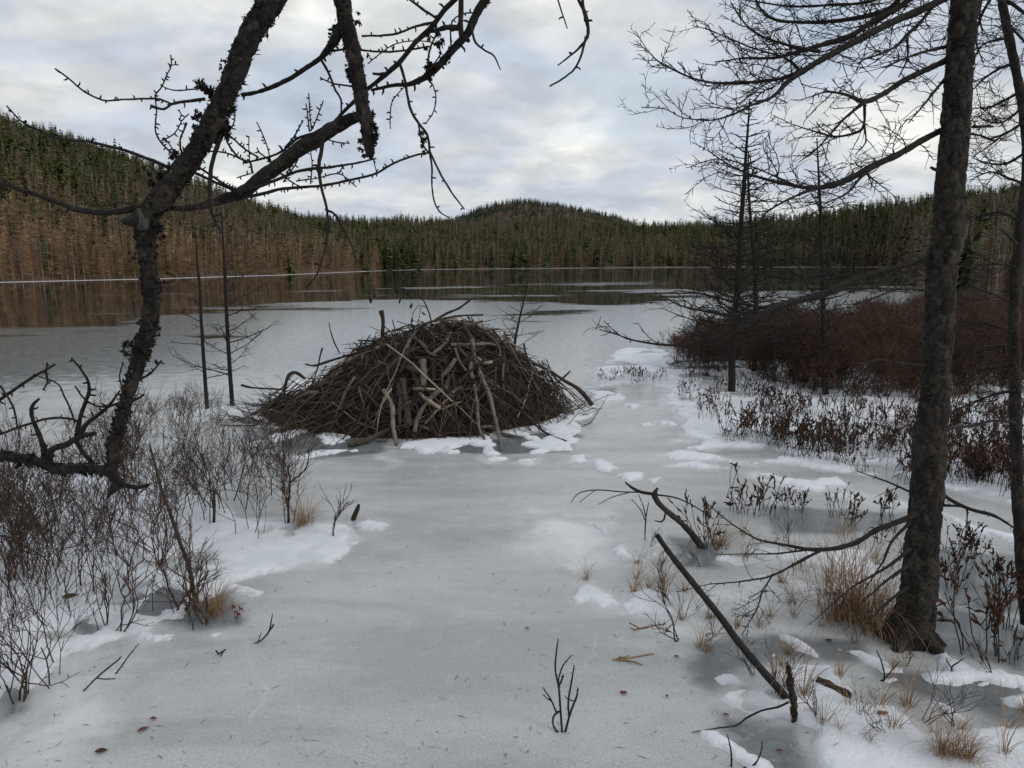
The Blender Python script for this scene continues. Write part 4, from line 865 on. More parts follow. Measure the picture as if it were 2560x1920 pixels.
mb = MB(); P3, R3 = trace(5, [(1150, 300, 9), (1138, 240, 8), (1105, 160, 7), (1060, 120, 6), (1010, 95, 5), (955, 90, 4), (900, 100, 4), (815, 105, 4), (803, 140, 4)], 9.5, 9.45); P3, R3 = smooth(P3, R3, 0.05); mb.tube(P3, R3, 4)
P4, R4 = trace(5, [(1120, 195, 5), (1075, 185, 4), (1045, 225, 4), (1035, 300, 3)], 9.5); mb.tube(P4, R4, 4); part(mb, 'stem', M['twig'], tw)
for (x, y) in ((1012, 100), (960, 95), (905, 98), (820, 110), (805, 140), (1038, 170), (1092, 215), (1036, 250), (1038, 285), (983, 145)):
    mb = MB(); leafblade(mb, at(*px_of(5, x, y), 9.48), np.array([rl.normal()*0.4, rl.normal()*0.3, -1]), 0.085, 0.045, rl, 0); part(mb, 'leaf', M['twig'], tw)

# ------------------------------------------------------------------ the leaning larch limb on the left
rt = np.random.default_rng(7)
LT = [(1700, -330, 160), (1640, -150, 160), (1565, 0, 158), (1490, 130, 148), (1420, 250, 142), (1325, 500, 132), (1225, 700, 140), (1145, 850, 132), (1035, 1000, 142), (962, 1100, 142), (880, 1200, 140), (838, 1280, 145), (845, 1350, 135), (850, 1480, 108), (866, 1650, 108), (876, 1706, 104), (870, 1806, 106), (850, 1906, 106), (815, 2006, 108), (790, 2106, 100), (757, 2206, 92), (728, 2306, 84), (702, 2406, 84), (672, 2506, 84), (652, 2606, 80), (648, 2680, 74), (610, 2712, 62), (540, 2700, 58), (440, 2696, 60), (330, 2706, 58), (280, 2686, 58), (200, 2656, 55), (100, 2640, 52), (0, 2631, 56), (-160, 2640, 66), (-360, 2700, 80), (-560, 2850, 95)]
g_off = ground(-330, 2050)
larch = thing('leaning_larch', (g_off[0], 3.05, 0), 'dark gnarled larch limb with scaly bark rising in an S-curve on the left', 'tree')
P3, R3 = trace(1, LT, 2.75, 3.05)
root = np.array([[P3[-1][0]-0.12, 3.05, 0.55], [P3[-1][0]-0.18, 3.05, 0.0], [P3[-1][0]-0.2, 3.05, -0.05]]); P3 = np.vstack([P3, root]); R3 = np.r_[R3, [0.1, 0.13, 0.14]]
mb = MB(); fr_ = bark_tube(mb, P3, np.maximum(R3-0.006, 0.02), 36, 0.009, 0.015, 0.048, rt); trunk = part(mb, 'trunk', M['bark_p'], larch)
mb = MB(); flakes(mb, *fr_, 1500, rt, 0.007, 0.022, lift=1.1); part(mb, 'bark_flakes', M['bark'], larch, kind='stuff')
mb = MB(); flakes(mb, *fr_, 700, rt, 0.008, 0.026, lift=1.2); part(mb, 'bark_flakes', M['lichen'], larch, kind='stuff')
mb = MB(); flakes(mb, *fr_, 240, rt, 0.005, 0.012, lift=0.35); part(mb, 'pale_lichen', M['lichen_pale'], larch, kind='stuff', label='flecks of pale grey lichen on the bark')
# lichen in dark ragged clumps
P9, R9 = smooth(*trace(2, [(360, 0, 95), (375, 130, 100), (420, 280, 95), (450, 450, 88), (490, 680, 75), (510, 800, 58), (520, 870, 48)], 2.80, 2.86), 0.02)
mb = MB()
for (x, y, s_, n_) in ((1190, 530, 0.035, 260), (1150, 640, 0.02, 120), (1120, 710, 0.02, 100), (1290, 380, 0.016, 70), (1340, 280, 0.014, 60), (1330, 650, 0.03, 220), (1300, 720, 0.03, 260), (1010, 900, 0.02, 110), (930, 1020, 0.03, 160), (880, 1080, 0.022, 120), (905, 1230, 0.025, 140), (920, 1330, 0.024, 160), (790, 1400, 0.02, 110), (920, 1650, 0.018, 100), (815, 1900, 0.02, 100), (905, 1880, 0.018, 100), (745, 2020, 0.03, 150), (850, 2050, 0.018, 90), (870, 2000, 0.016, 70), (1430, 100, 0.012, 60)):
    for q_ in range(5): lichen_tuft(mb, at(*px_of(1, x, y), 2.85)+rt.normal(size=3)*[0.006, 0.02, 0.02], s_*rt.uniform(0.35, 0.7), n_//3, rt)
for (x, y, s_, n_, hg) in ((535, 720, 0.024, 160, 0), (545, 800, 0.024, 160, 0), (470, 790, 0.018, 110, 0), (490, 880, 0.016, 80, 0.5), (395, 440, 0.024, 150, 0), (395, 380, 0.014, 70, 0), (315, 210, 0.03, 180, 0), (290, 270, 0.022, 100, 0), (450, 110, 0.022, 60, 0.8), (920, 215, 0.022, 120, 0.8), (850, 400, 0.03, 220, 0), (880, 370, 0.018, 90, 0), (955, 355, 0.012, 80, 0), (815, 780, 0.018, 130, 0.9), (825, 820, 0.014, 90, 0.9), (1175, 20, 0.02, 80, 0), (870, 260, 0.014, 60, 0.2)):
    for q_ in range(5): lichen_tuft(mb, at(*px_of(2, x, y), 2.85)+rt.normal(size=3)*[0.007, 0.012, 0.016], s_*rt.uniform(0.35, 0.75), n_//3, rt, hang=hg)
for q_ in range(110):
    i_ = rt.integers(20, int(len(fr_[0])*0.8)); a_ = rt.uniform(0, 6.28); lichen_tuft(mb, fr_[0][i_]+(fr_[3][i_]*math.cos(a_)+fr_[4][i_]*math.sin(a_))*fr_[1][i_], rt.uniform(0.006, 0.015), 26, rt)
for q_ in range(40):
    i_ = rt.integers(0, len(P9)); a_ = rt.uniform(0, 6.28); lichen_tuft(mb, P9[i_]+rt.normal(size=3)*R9[i_]*0.6, rt.uniform(0.006, 0.013), 24, rt)
part(mb, 'lichen', M['lichen'], larch, kind='stuff', label='dark ragged lichen tufts')
# the pale bark scar below the fork and the broken stub
mb = MB(); cs = at(*px_of(1, 845, 1265), 2.87); th = np.linspace(0, 2*math.pi, 18, endpoint=False)
D_ = [cs+np.array([0.030*math.cos(t)*(1+0.15*math.sin(3*t)), -0.046+0.010*abs(math.cos(t))**2, 0.045*math.sin(t)*(1+0.1*math.cos(2*t))]) for t in th]
mb.add(D_+[cs+np.array([0, -0.054, 0])]+[d_+np.array([0, 0.06, 0]) for d_ in D_], [t for k in range(18) for t in ((k, (k+1) % 18, 18), (k, 19+k, 19+(k+1) % 18), (k, 19+(k+1) % 18, (k+1) % 18))]); part(mb, 'bark_scar', M['scar'], larch, label='smooth pale grey patch where the bark is gone')
def limb(c, pts_, Y0, Y1=None, name='branch', parent=None, k=8, kn=0.0, step=0.02, m='bark', bulge=0.0, rough_=0.12, ksize=0.007):
    P_, R_ = trace(c, pts_, Y0, Y1, bulge); P_, R_ = smooth(P_, R_, step); R_ = R_+0.0009
    P_ = P_+np.cumsum(rt.normal(size=P_.shape), axis=0)*0.0007; R_ = np.maximum(R_*(1+rough_*rt.normal(size=len(R_))*0.5), 0.0011)
    mb_ = MB(); mb_.tube(P_, R_, k)
    if kn > 0: knobs(mb_, P_, R_, rt, kn, ksize)
    o_ = part(mb_, name, M[m], parent if parent is not None else larch); return o_, P_, R_
# the broken hanging stem
mb = MB(); P3, R3 = trace(2, [(250, -330, 100), (310, -150, 100), (360, 0, 95), (375, 130, 100), (420, 280, 95), (450, 450, 88), (475, 600, 80), (490, 680, 75), (510, 800, 58), (520, 870, 48), (527, 905, 26)], 2.78, 2.86)
fr2 = bark_tube(mb, P3, R3, 26, 0.012, 0.006, 0.03, rt); part(mb, 'hanging_stem', M['bark_p'], larch, label='broken stem hanging down beside the trunk'); mb = MB(); flakes(mb, *fr2, 420, rt, 0.005, 0.014, lift=0.9); part(mb, 'bark_flakes', M['bark'], larch, kind='stuff')
limb(1, [(1700, -330, 150), (2000, -420, 120), (2190, -330, 100)], 2.75, 2.78, k=12)
# its thick limb that runs down to the trunk
mb = MB(); P3, R3 = trace(1, [(2090, 660, 60), (2010, 690, 74), (1910, 745, 82), (1810, 810, 86), (1710, 870, 86), (1600, 960, 84), (1500, 1030, 76), (1400, 1108, 66), (1300, 1142, 55), (1220, 1172, 42), (1100, 1198, 34), (1000, 1200, 30), (930, 1190, 34)], 2.86, 2.9, 0.1)
fr3 = bark_tube(mb, P3, R3, 22, 0.014, 0.004, 0.03, rt); part(mb, 'limb', M['bark_p'], larch); mb = MB(); flakes(mb, *fr3, 200, rt, 0.004, 0.010, lift=0.5); part(mb, 'pale_lichen', M['lichen_pale'], larch, kind='stuff')
BR = [  # crop, points, Y0, Y1, knob spacing
 (2, [(360, 150, 62), (310, 240, 52), (240, 335, 30), (160, 385, 26), (40, 460, 24), (-90, 515, 22), (-225, 548, 20)], 2.82, 2.98, 0.06),
 (2, [(1120, -140, 32), (1000, 0, 30), (940, 60, 28), (880, 140, 28), (780, 240, 26), (690, 350, 26), (600, 430, 24), (510, 500, 22), (430, 570, 18), (350, 650, 17), (270, 730, 16), (180, 765, 14), (90, 795, 12), (0, 868, 11), (-115, 910, 10), (-215, 935, 8)], 2.8, 3.05, 0.05),
 (2, [(1280, -160, 55), (1180, 0, 48), (1120, 90, 42), (1080, 190, 42), (1040, 235, 44), (980, 300, 42), (900, 390, 42), (830, 450, 36), (740, 488, 24), (640, 495, 18), (515, 520, 13)], 2.75, 2.95, 0.035),
 (2, [(1040, -150, 30), (1042, 0, 28), (1040, 150, 30), (1050, 215, 30)], 2.8, 2.8, 0), (2, [(1035, 165, 32), (960, 160, 26), (900, 175, 22), (855, 180, 20)], 2.8, 2.86, 0.03),
 (2, [(690, 355, 16), (720, 460, 14), (750, 620, 13), (800, 712, 12), (850, 780, 12), (865, 880, 11), (880, 960, 8), (880, 1050, 7), (895, 1150, 7), (930, 1220, 6), (985, 1255, 4)], 2.88, 2.8, 0.08), (2, [(865, 880, 10), (930, 1010, 9), (990, 1110, 8), (1060, 1202, 4)], 2.81, 2.75, 0.12), (2, [(800, 715, 9), (812, 780, 8), (835, 845, 8), (866, 882, 9)], 2.84, 2.82, 0),
 (2, [(870, 880, 8), (770, 902, 9), (640, 950, 10), (560, 998, 11), (440, 1030, 12), (300, 1062, 13), (230, 1076, 14), (100, 1086, 15), (0, 1096, 16), (-110, 1124, 18), (-215, 1140, 18)], 2.82, 2.95, 0.028), (2, [(555, 914, 6), (440, 940, 9), (310, 960, 12), (200, 972, 14), (100, 992, 14), (0, 1036, 16), (-113, 1080, 16), (-215, 1112, 16)], 2.86, 2.95, 0.03),
 (2, [(255, 740, 24), (238, 860, 19), (220, 960, 20), (235, 1080, 14), (262, 1200, 13), (266, 1300, 9), (250, 1430, 8), (200, 1580, 6), (145, 1652, 4)], 2.85, 2.8, 0.1), (2, [(262, 1205, 12), (320, 1240, 13), (370, 1330, 10), (410, 1400, 10), (440, 1500, 6), (490, 1525, 4)], 2.82, 2.78, 0.06),
 (1, [(1300, 690, 55), (1280, 745, 36), (1270, 800, 25), (1230, 920, 23), (1215, 1040, 19), (1215, 1190, 17), (1250, 1300, 13), (1272, 1352, 8)], 2.84, 2.8, 0.1), (2, [(238, 345, 13), (290, 440, 11), (320, 520, 10), (352, 572, 9), (350, 690, 5)], 2.9, 2.88, 0.05), (2, [(230, 445, 5), (310, 485, 6), (420, 502, 9)], 2.88, 2.86, 0.04),
 (2, [(700, -60, 10), (750, 0, 10), (820, 50, 11), (900, 100, 13)], 2.9, 2.86, 0.03), (2, [(880, 130, 13), (780, 152, 12), (700, 182, 11), (590, 202, 10), (460, 206, 8)], 2.87, 2.84, 0.03), (2, [(865, 268, 8), (720, 290, 9), (600, 294, 9), (480, 286, 9), (400, 278, 9), (290, 292, 11)], 2.9, 2.9, 0.025), (2, [(1100, 140, 13), (1125, 240, 11), (1180, 285, 8), (1235, 315, 7), (1272, 390, 4)], 2.78, 2.7, 0.08),
 (2, [(1640, -200, 16), (1720, 0, 15), (1752, 60, 17), (1766, 130, 20), (1766, 210, 15), (1710, 280, 9), (1600, 366, 5)], 2.7, 2.66, 0.1), (2, [(1762, 212, 13), (1722, 360, 9), (1640, 450, 8), (1550, 503, 7)], 2.67, 2.62, 0.15), (2, [(1560, -200, 7), (1600, 0, 6), (1655, 160, 4)], 2.7, 2.68, 0.1), (2, [(1775, -160, 14), (1748, 0, 16), (1766, 125, 18)], 2.7, 2.67, 0.08),
 (1, [(1185, 572, 18), (1060, 586, 15), (985, 600, 14), (940, 632, 12), (860, 614, 16)], 2.84, 2.76, 0.04), (1, [(985, 600, 10), (920, 571, 9), (840, 567, 9), (700, 568, 8), (590, 568, 8), (480, 515, 8), (390, 440, 7), (310, 386, 7)], 2.82, 2.6, 0.03), (1, [(895, 545, 6), (905, 640, 6), (895, 740, 6), (910, 800, 7), (960, 860, 8), (1020, 912, 9)], 2.8, 2.84, 0.016), (1, [(893, 570, 6), (897, 545, 6), (935, 490, 6), (965, 420, 5), (990, 372, 5), (985, 318, 5)], 2.8, 2.76, 0.016), (1, [(990, 375, 4), (1025, 372, 4)], 2.77, 2.76, 0.02),
 (1, [(935, 495, 4), (1000, 520, 5), (1100, 515, 6), (1185, 502, 9)], 2.79, 2.82, 0.04), (1, [(925, 812, 5), (1000, 760, 5), (1040, 690, 5), (1082, 650, 4)], 2.82, 2.8, 0.018), (1, [(1040, 870, 9), (1036, 810, 8), (1052, 770, 8), (1078, 712, 11)], 2.84, 2.82, 0.02), (1, [(1030, 690, 4), (1042, 660, 4), (1028, 630, 4)], 2.8, 2.79, 0.02), (1, [(1020, 900, 6), (980, 840, 5), (940, 790, 5)], 2.83, 2.8, 0.018),
 (1, [(985, 968, 20), (880, 925, 17), (770, 885, 15), (660, 850, 13), (500, 818, 13), (360, 800, 11), (240, 755, 9), (130, 700, 7), (38, 612, 5)], 2.84, 2.55, 0.04), (1, [(830, 1195, 40), (700, 1215, 34), (590, 1230, 32), (450, 1215, 30), (350, 1178, 27), (200, 1125, 25), (100, 1095, 22), (0, 1060, 20), (-150, 1015, 14), (-300, 1000, 8)], 2.85, 2.6, 0.06), (1, [(790, 1190, 11), (700, 1165, 10), (560, 1190, 8), (498, 1163, 5)], 2.82, 2.74, 0.03),
 (1, [(1120, 995, 14), (1250, 1050, 14), (1400, 1115, 14)], 2.92, 2.95, 0.03), (1, [(1150, 965, 10), (1280, 1052, 10), (1390, 1105, 10)], 2.92, 2.94, 0.025), (1, [(1440, 935, 11), (1380, 915, 10), (1335, 860, 9), (1300, 790, 7), (1350, 700, 5), (1355, 610, 5)], 2.93, 2.9, 0.016), (1, [(1490, 910, 9), (1400, 855, 8), (1320, 785, 7), (1290, 770, 6)], 2.94, 2.92, 0.016), (1, [(1190, 875, 6), (1310, 886, 7), (1420, 930, 9)], 2.93, 2.93, 0.02), (1, [(1565, 940, 5), (1530, 800, 5), (1482, 704, 4)], 2.95, 2.93, 0.02), (1, [(1438, 930, 4), (1436, 784, 4)], 2.94, 2.93, 0.018),
 (1, [(1785, 760, 6), (1775, 660, 5), (1762, 590, 4)], 2.93, 2.92, 0.015), (1, [(1792, 750, 5), (1782, 540, 4)], 2.93, 2.92, 0.015), (1, [(1800, 748, 5), (1830, 660, 5), (1862, 578, 4)], 2.93, 2.92, 0.015), (1, [(1640, 850, 8), (1690, 790, 8), (1745, 695, 5)], 2.94, 2.92, 0.018), (1, [(1455, 1000, 12), (1440, 930, 9)], 2.93, 2.93, 0.02), (1, [(1366, 1026, 4), (1445, 1000, 6)], 2.92, 2.93, 0.02), (1, [(1650, 1000, 6), (1700, 930, 6), (1750, 870, 5)], 2.96, 2.95, 0.02), (1, [(1600, 990, 6), (1680, 1050, 6), (1740, 1080, 5)], 2.96, 2.95, 0.018),
 (1, [(1790, 1060, 5), (1795, 960, 5), (1785, 870, 4)], 2.96, 2.95, 0.016), (1, [(1560, 930, 6), (1500, 880, 6), (1480, 845, 4)], 2.95, 2.93, 0.02), (2, [(150, 880, 6), (200, 860, 5), (240, 840, 5)], 2.9, 2.9, 0.02), (2, [(280, 805, 6), (330, 815, 6), (395, 822, 4)], 2.88, 2.86, 0.02), (2, [(20, 1050, 7), (90, 950, 6), (120, 880, 5)], 2.95, 2.95, 0.016), (2, [(90, 1045, 5), (220, 1025, 5), (340, 1002, 5), (440, 1075, 4)], 2.95, 2.93, 0.02), (2, [(340, 1000, 5), (365, 955, 5)], 2.93, 2.92, 0.02), (2, [(540, 915, 4), (560, 1000, 4)], 2.86, 2.84, 0.03),
 (2, [(800, 470, 6), (880, 380, 6), (930, 300, 5), (890, 250, 5), (820, 235, 4), (720, 240, 4), (620, 275, 4), (500, 370, 4)], 2.85, 2.8, 0.018), (2, [(850, 455, 6), (885, 490, 6), (900, 560, 5), (885, 640, 5), (838, 715, 4)], 2.85, 2.83, 0.018), (2, [(720, 500, 4), (660, 560, 4), (632, 620, 4), (634, 745, 3)], 2.87, 2.85, 0.02), (2, [(850, 400, 9), (855, 320, 9), (875, 250, 8), (900, 190, 8)], 2.84, 2.85, 0.02), (2, [(990, 290, 8), (985, 220, 8), (995, 120, 7), (1080, 80, 6), (1150, 90, 5)], 2.82, 2.8, 0.018), (2, [(1110, 110, 6), (1160, 60, 5), (1195, 0, 5)], 2.8, 2.78, 0.016), (2, [(600, 428, 20), (560, 428, 14), (536, 426, 10)], 2.88, 2.86, 0), (2, [(1060, 215, 30), (1085, 235, 20)], 2.8, 2.78, 0),
 (4, [(-150, 1290, 20), (0, 1200, 18), (100, 1130, 16), (180, 1080, 14), (325, 994, 9)], 3.0, 2.9, 0.05), (4, [(-100, 1430, 14), (0, 1400, 12), (140, 1350, 11), (290, 1306, 11), (400, 1312, 11), (450, 1330, 14)], 3.05, 3.0, 0.05), (4, [(440, 1410, 26), (455, 1330, 23), (480, 1250, 19), (516, 1150, 18), (510, 1090, 14), (480, 1040, 11), (410, 954, 7)], 3.02, 2.95, 0.05), (4, [(275, 1585, 44), (300, 1490, 36), (380, 1460, 31), (450, 1420, 28), (545, 1396, 22)], 3.04, 3.0, 0.05), (4, [(450, 1420, 26), (500, 1340, 24), (570, 1280, 18), (620, 1240, 14), (690, 1145, 8)], 3.02, 3.0, 0.06), (4, [(560, 1280, 12), (630, 1235, 12), (690, 1210, 9)], 3.02, 2.98, 0.06),
 (4, [(255, 1560, 36), (250, 1480, 30), (210, 1370, 23), (175, 1280, 20), (180, 1230, 18), (222, 1188, 12)], 3.05, 3.05, 0.04), (4, [(430, 1115, 7), (470, 1180, 9), (510, 1215, 9), (560, 1238, 9), (622, 1240, 8)], 2.98, 3.0, 0.05), (4, [(225, 1064, 6), (330, 1110, 7), (370, 1190, 9), (405, 1260, 9), (425, 1330, 10)], 2.98, 3.02, 0.05), (4, [(805, 1082, 12), (870, 1045, 10), (930, 975, 6)], 3.0, 2.96, 0.03), (4, [(705, 1130, 10), (690, 1060, 7), (708, 980, 4)], 3.0, 2.98, 0.05), (4, [(765, 1205, 11), (830, 1170, 9)], 3.0, 2.97, 0.03), (4, [(0, 1115, 11), (60, 1210, 11), (90, 1290, 10), (95, 1365, 6)], 2.95, 2.9, 0.06), (4, [(270, 980, 6), (268, 1050, 9), (275, 1100, 8), (245, 1148, 5)], 2.94, 2.92, 0.03),
 (4, [(560, 1590, 22), (480, 1500, 18), (440, 1430, 20)], 3.03, 3.02, 0.06), (7, [(545, 195, 50), (575, 235, 48), (600, 250, 38), (560, 272, 40), (530, 322, 8)], 3.02, 3.0, 0), (7, [(600, 262, 20), (680, 275, 17), (740, 262, 14)], 3.0, 2.96, 0.04), (7, [(100, 160, 22), (78, 178, 12)], 3.02, 3.0, 0),
 (1, [(800, 1260, 70), (750, 1275, 55), (702, 1272, 30)], 2.84, 2.8, 0)]
for c, pts_, y0, y1, kn in BR:
    big = max((p[2] if len(p) > 2 else 0) for p in pts_) > 18
    limb(c, pts_, y0, y1, k=9 if big else 6, kn=kn*1.05 if kn else 0, ksize=0.014 if big else 0.0100, m='bark' if big else 'twig')

# ------------------------------------------------------------------ the big larch on the right
rr = np.random.default_rng(17)
RT = [(8, [(1700, 800, 196), (1735, 640, 166), (1755, 500, 154), (1768, 350, 150), (1780, 200, 148), (1793, 0, 147)])]
base_r = ground(*px_of(8, 1705, 800))
YB = base_r[1]
big = thing('large_larch', (base_r[0], base_r[1], 0), 'tall larch trunk with scaly bark standing in the ice on the right', 'tree')
pxs = [px_of(8, x, y)+(w*0.5696,) for x, y, w in RT[0][1]]+[px_of(6, x, y)+(w*0.4792,) for x, y, w in ((1730, 900, 166), (1755, 600, 164), (1772, 300, 164), (1788, 20, 160))]+[px_of(3, x, y)+(w*0.4792,) for x, y, w in ((1812, 1200, 164), (1835, 900, 163), (1857, 600, 162), (1880, 300, 161), (1902, 0, 160), (1925, -300, 155), (1950, -700, 148))]
pxs.sort(key=lambda p: -p[1])
P3, R3 = trace(0, pxs, YB+0.02, YB-0.1); P3 = np.vstack([[P3[0][0], P3[0][1], -0.06], P3]); R3 = np.r_[R3[0]*1.2, R3]; R3[1] *= 1.08
mb = MB(); frb = bark_tube(mb, P3, R3-0.011, 52, 0.009, 0.0115, 0.040, rr); part(mb, 'trunk', M['bark_rp'], big)
mb = MB(); flakes(mb, *frb, 2200, rr, 0.008, 0.022, lift=0.55); part(mb, 'bark_flakes', M['bark_red'], big, kind='stuff')
mb = MB(); flakes(mb, *frb, 420, rr, 0.005, 0.012, lift=0.3); part(mb, 'pale_lichen', M['lichen_pale'], big, kind='stuff')
YR = YB
for k in range(5):                  # roots flaring into the ice
    a_ = k*1.3+rr.uniform(-0.2, 0.2); d_ = np.array([math.cos(a_), math.sin(a_), 0]); b_ = np.array([base_r[0], base_r[1], 0]); l_ = rr.uniform(0.05, 0.11)
    mb = MB(); Pq, Rq = smooth(np.array([b_+d_*0.05+[0, 0, 0.16], b_+d_*0.08+[0, 0, 0.07], b_+d_*(0.10+l_*0.4)+[0, 0, 0.005], b_+d_*(0.1+l_)+[0, 0, -0.04]]), np.array([0.030, 0.040, 0.034, 0.018]), 0.02); bark_tube(mb, Pq, Rq, 12, 0.015, 0.006, 0.04, rr); part(mb, 'root', M['bark_rp'], big)
def rbranch(c, pts_, Y0, Y1, per=26, L=0.35, levels=2, up=0.04, k=7, t0=0.12, r0=0.0024, parent=None, droop=0.0, m='twig', kn=0.05):
    P_, R_ = trace(c, pts_, Y0, Y1); P_, R_ = smooth(P_, R_, 0.03); R_ = R_*(0.8 if c == 8 else 0.9); P_ = P_+np.cumsum(rr.normal(size=P_.shape), axis=0)*0.0006; R_ = np.maximum(R_*(1+0.08*rr.normal(size=len(R_))), 0.0016)
    mb_ = MB(); mb_.tube(P_, R_, k)
    if kn: knobs(mb_, P_, R_, rr, kn, 0.008)
    o_ = part(mb_, 'branch', M[m], parent or big)
    if per > 0:
        mt = MB(); sprays(mt, P_, R_, rr, per, L, levels, t0, up, r0, droop); q_ = part(mt, 'twigs', M['twig'], o_, kind='stuff')
    return P_, R_
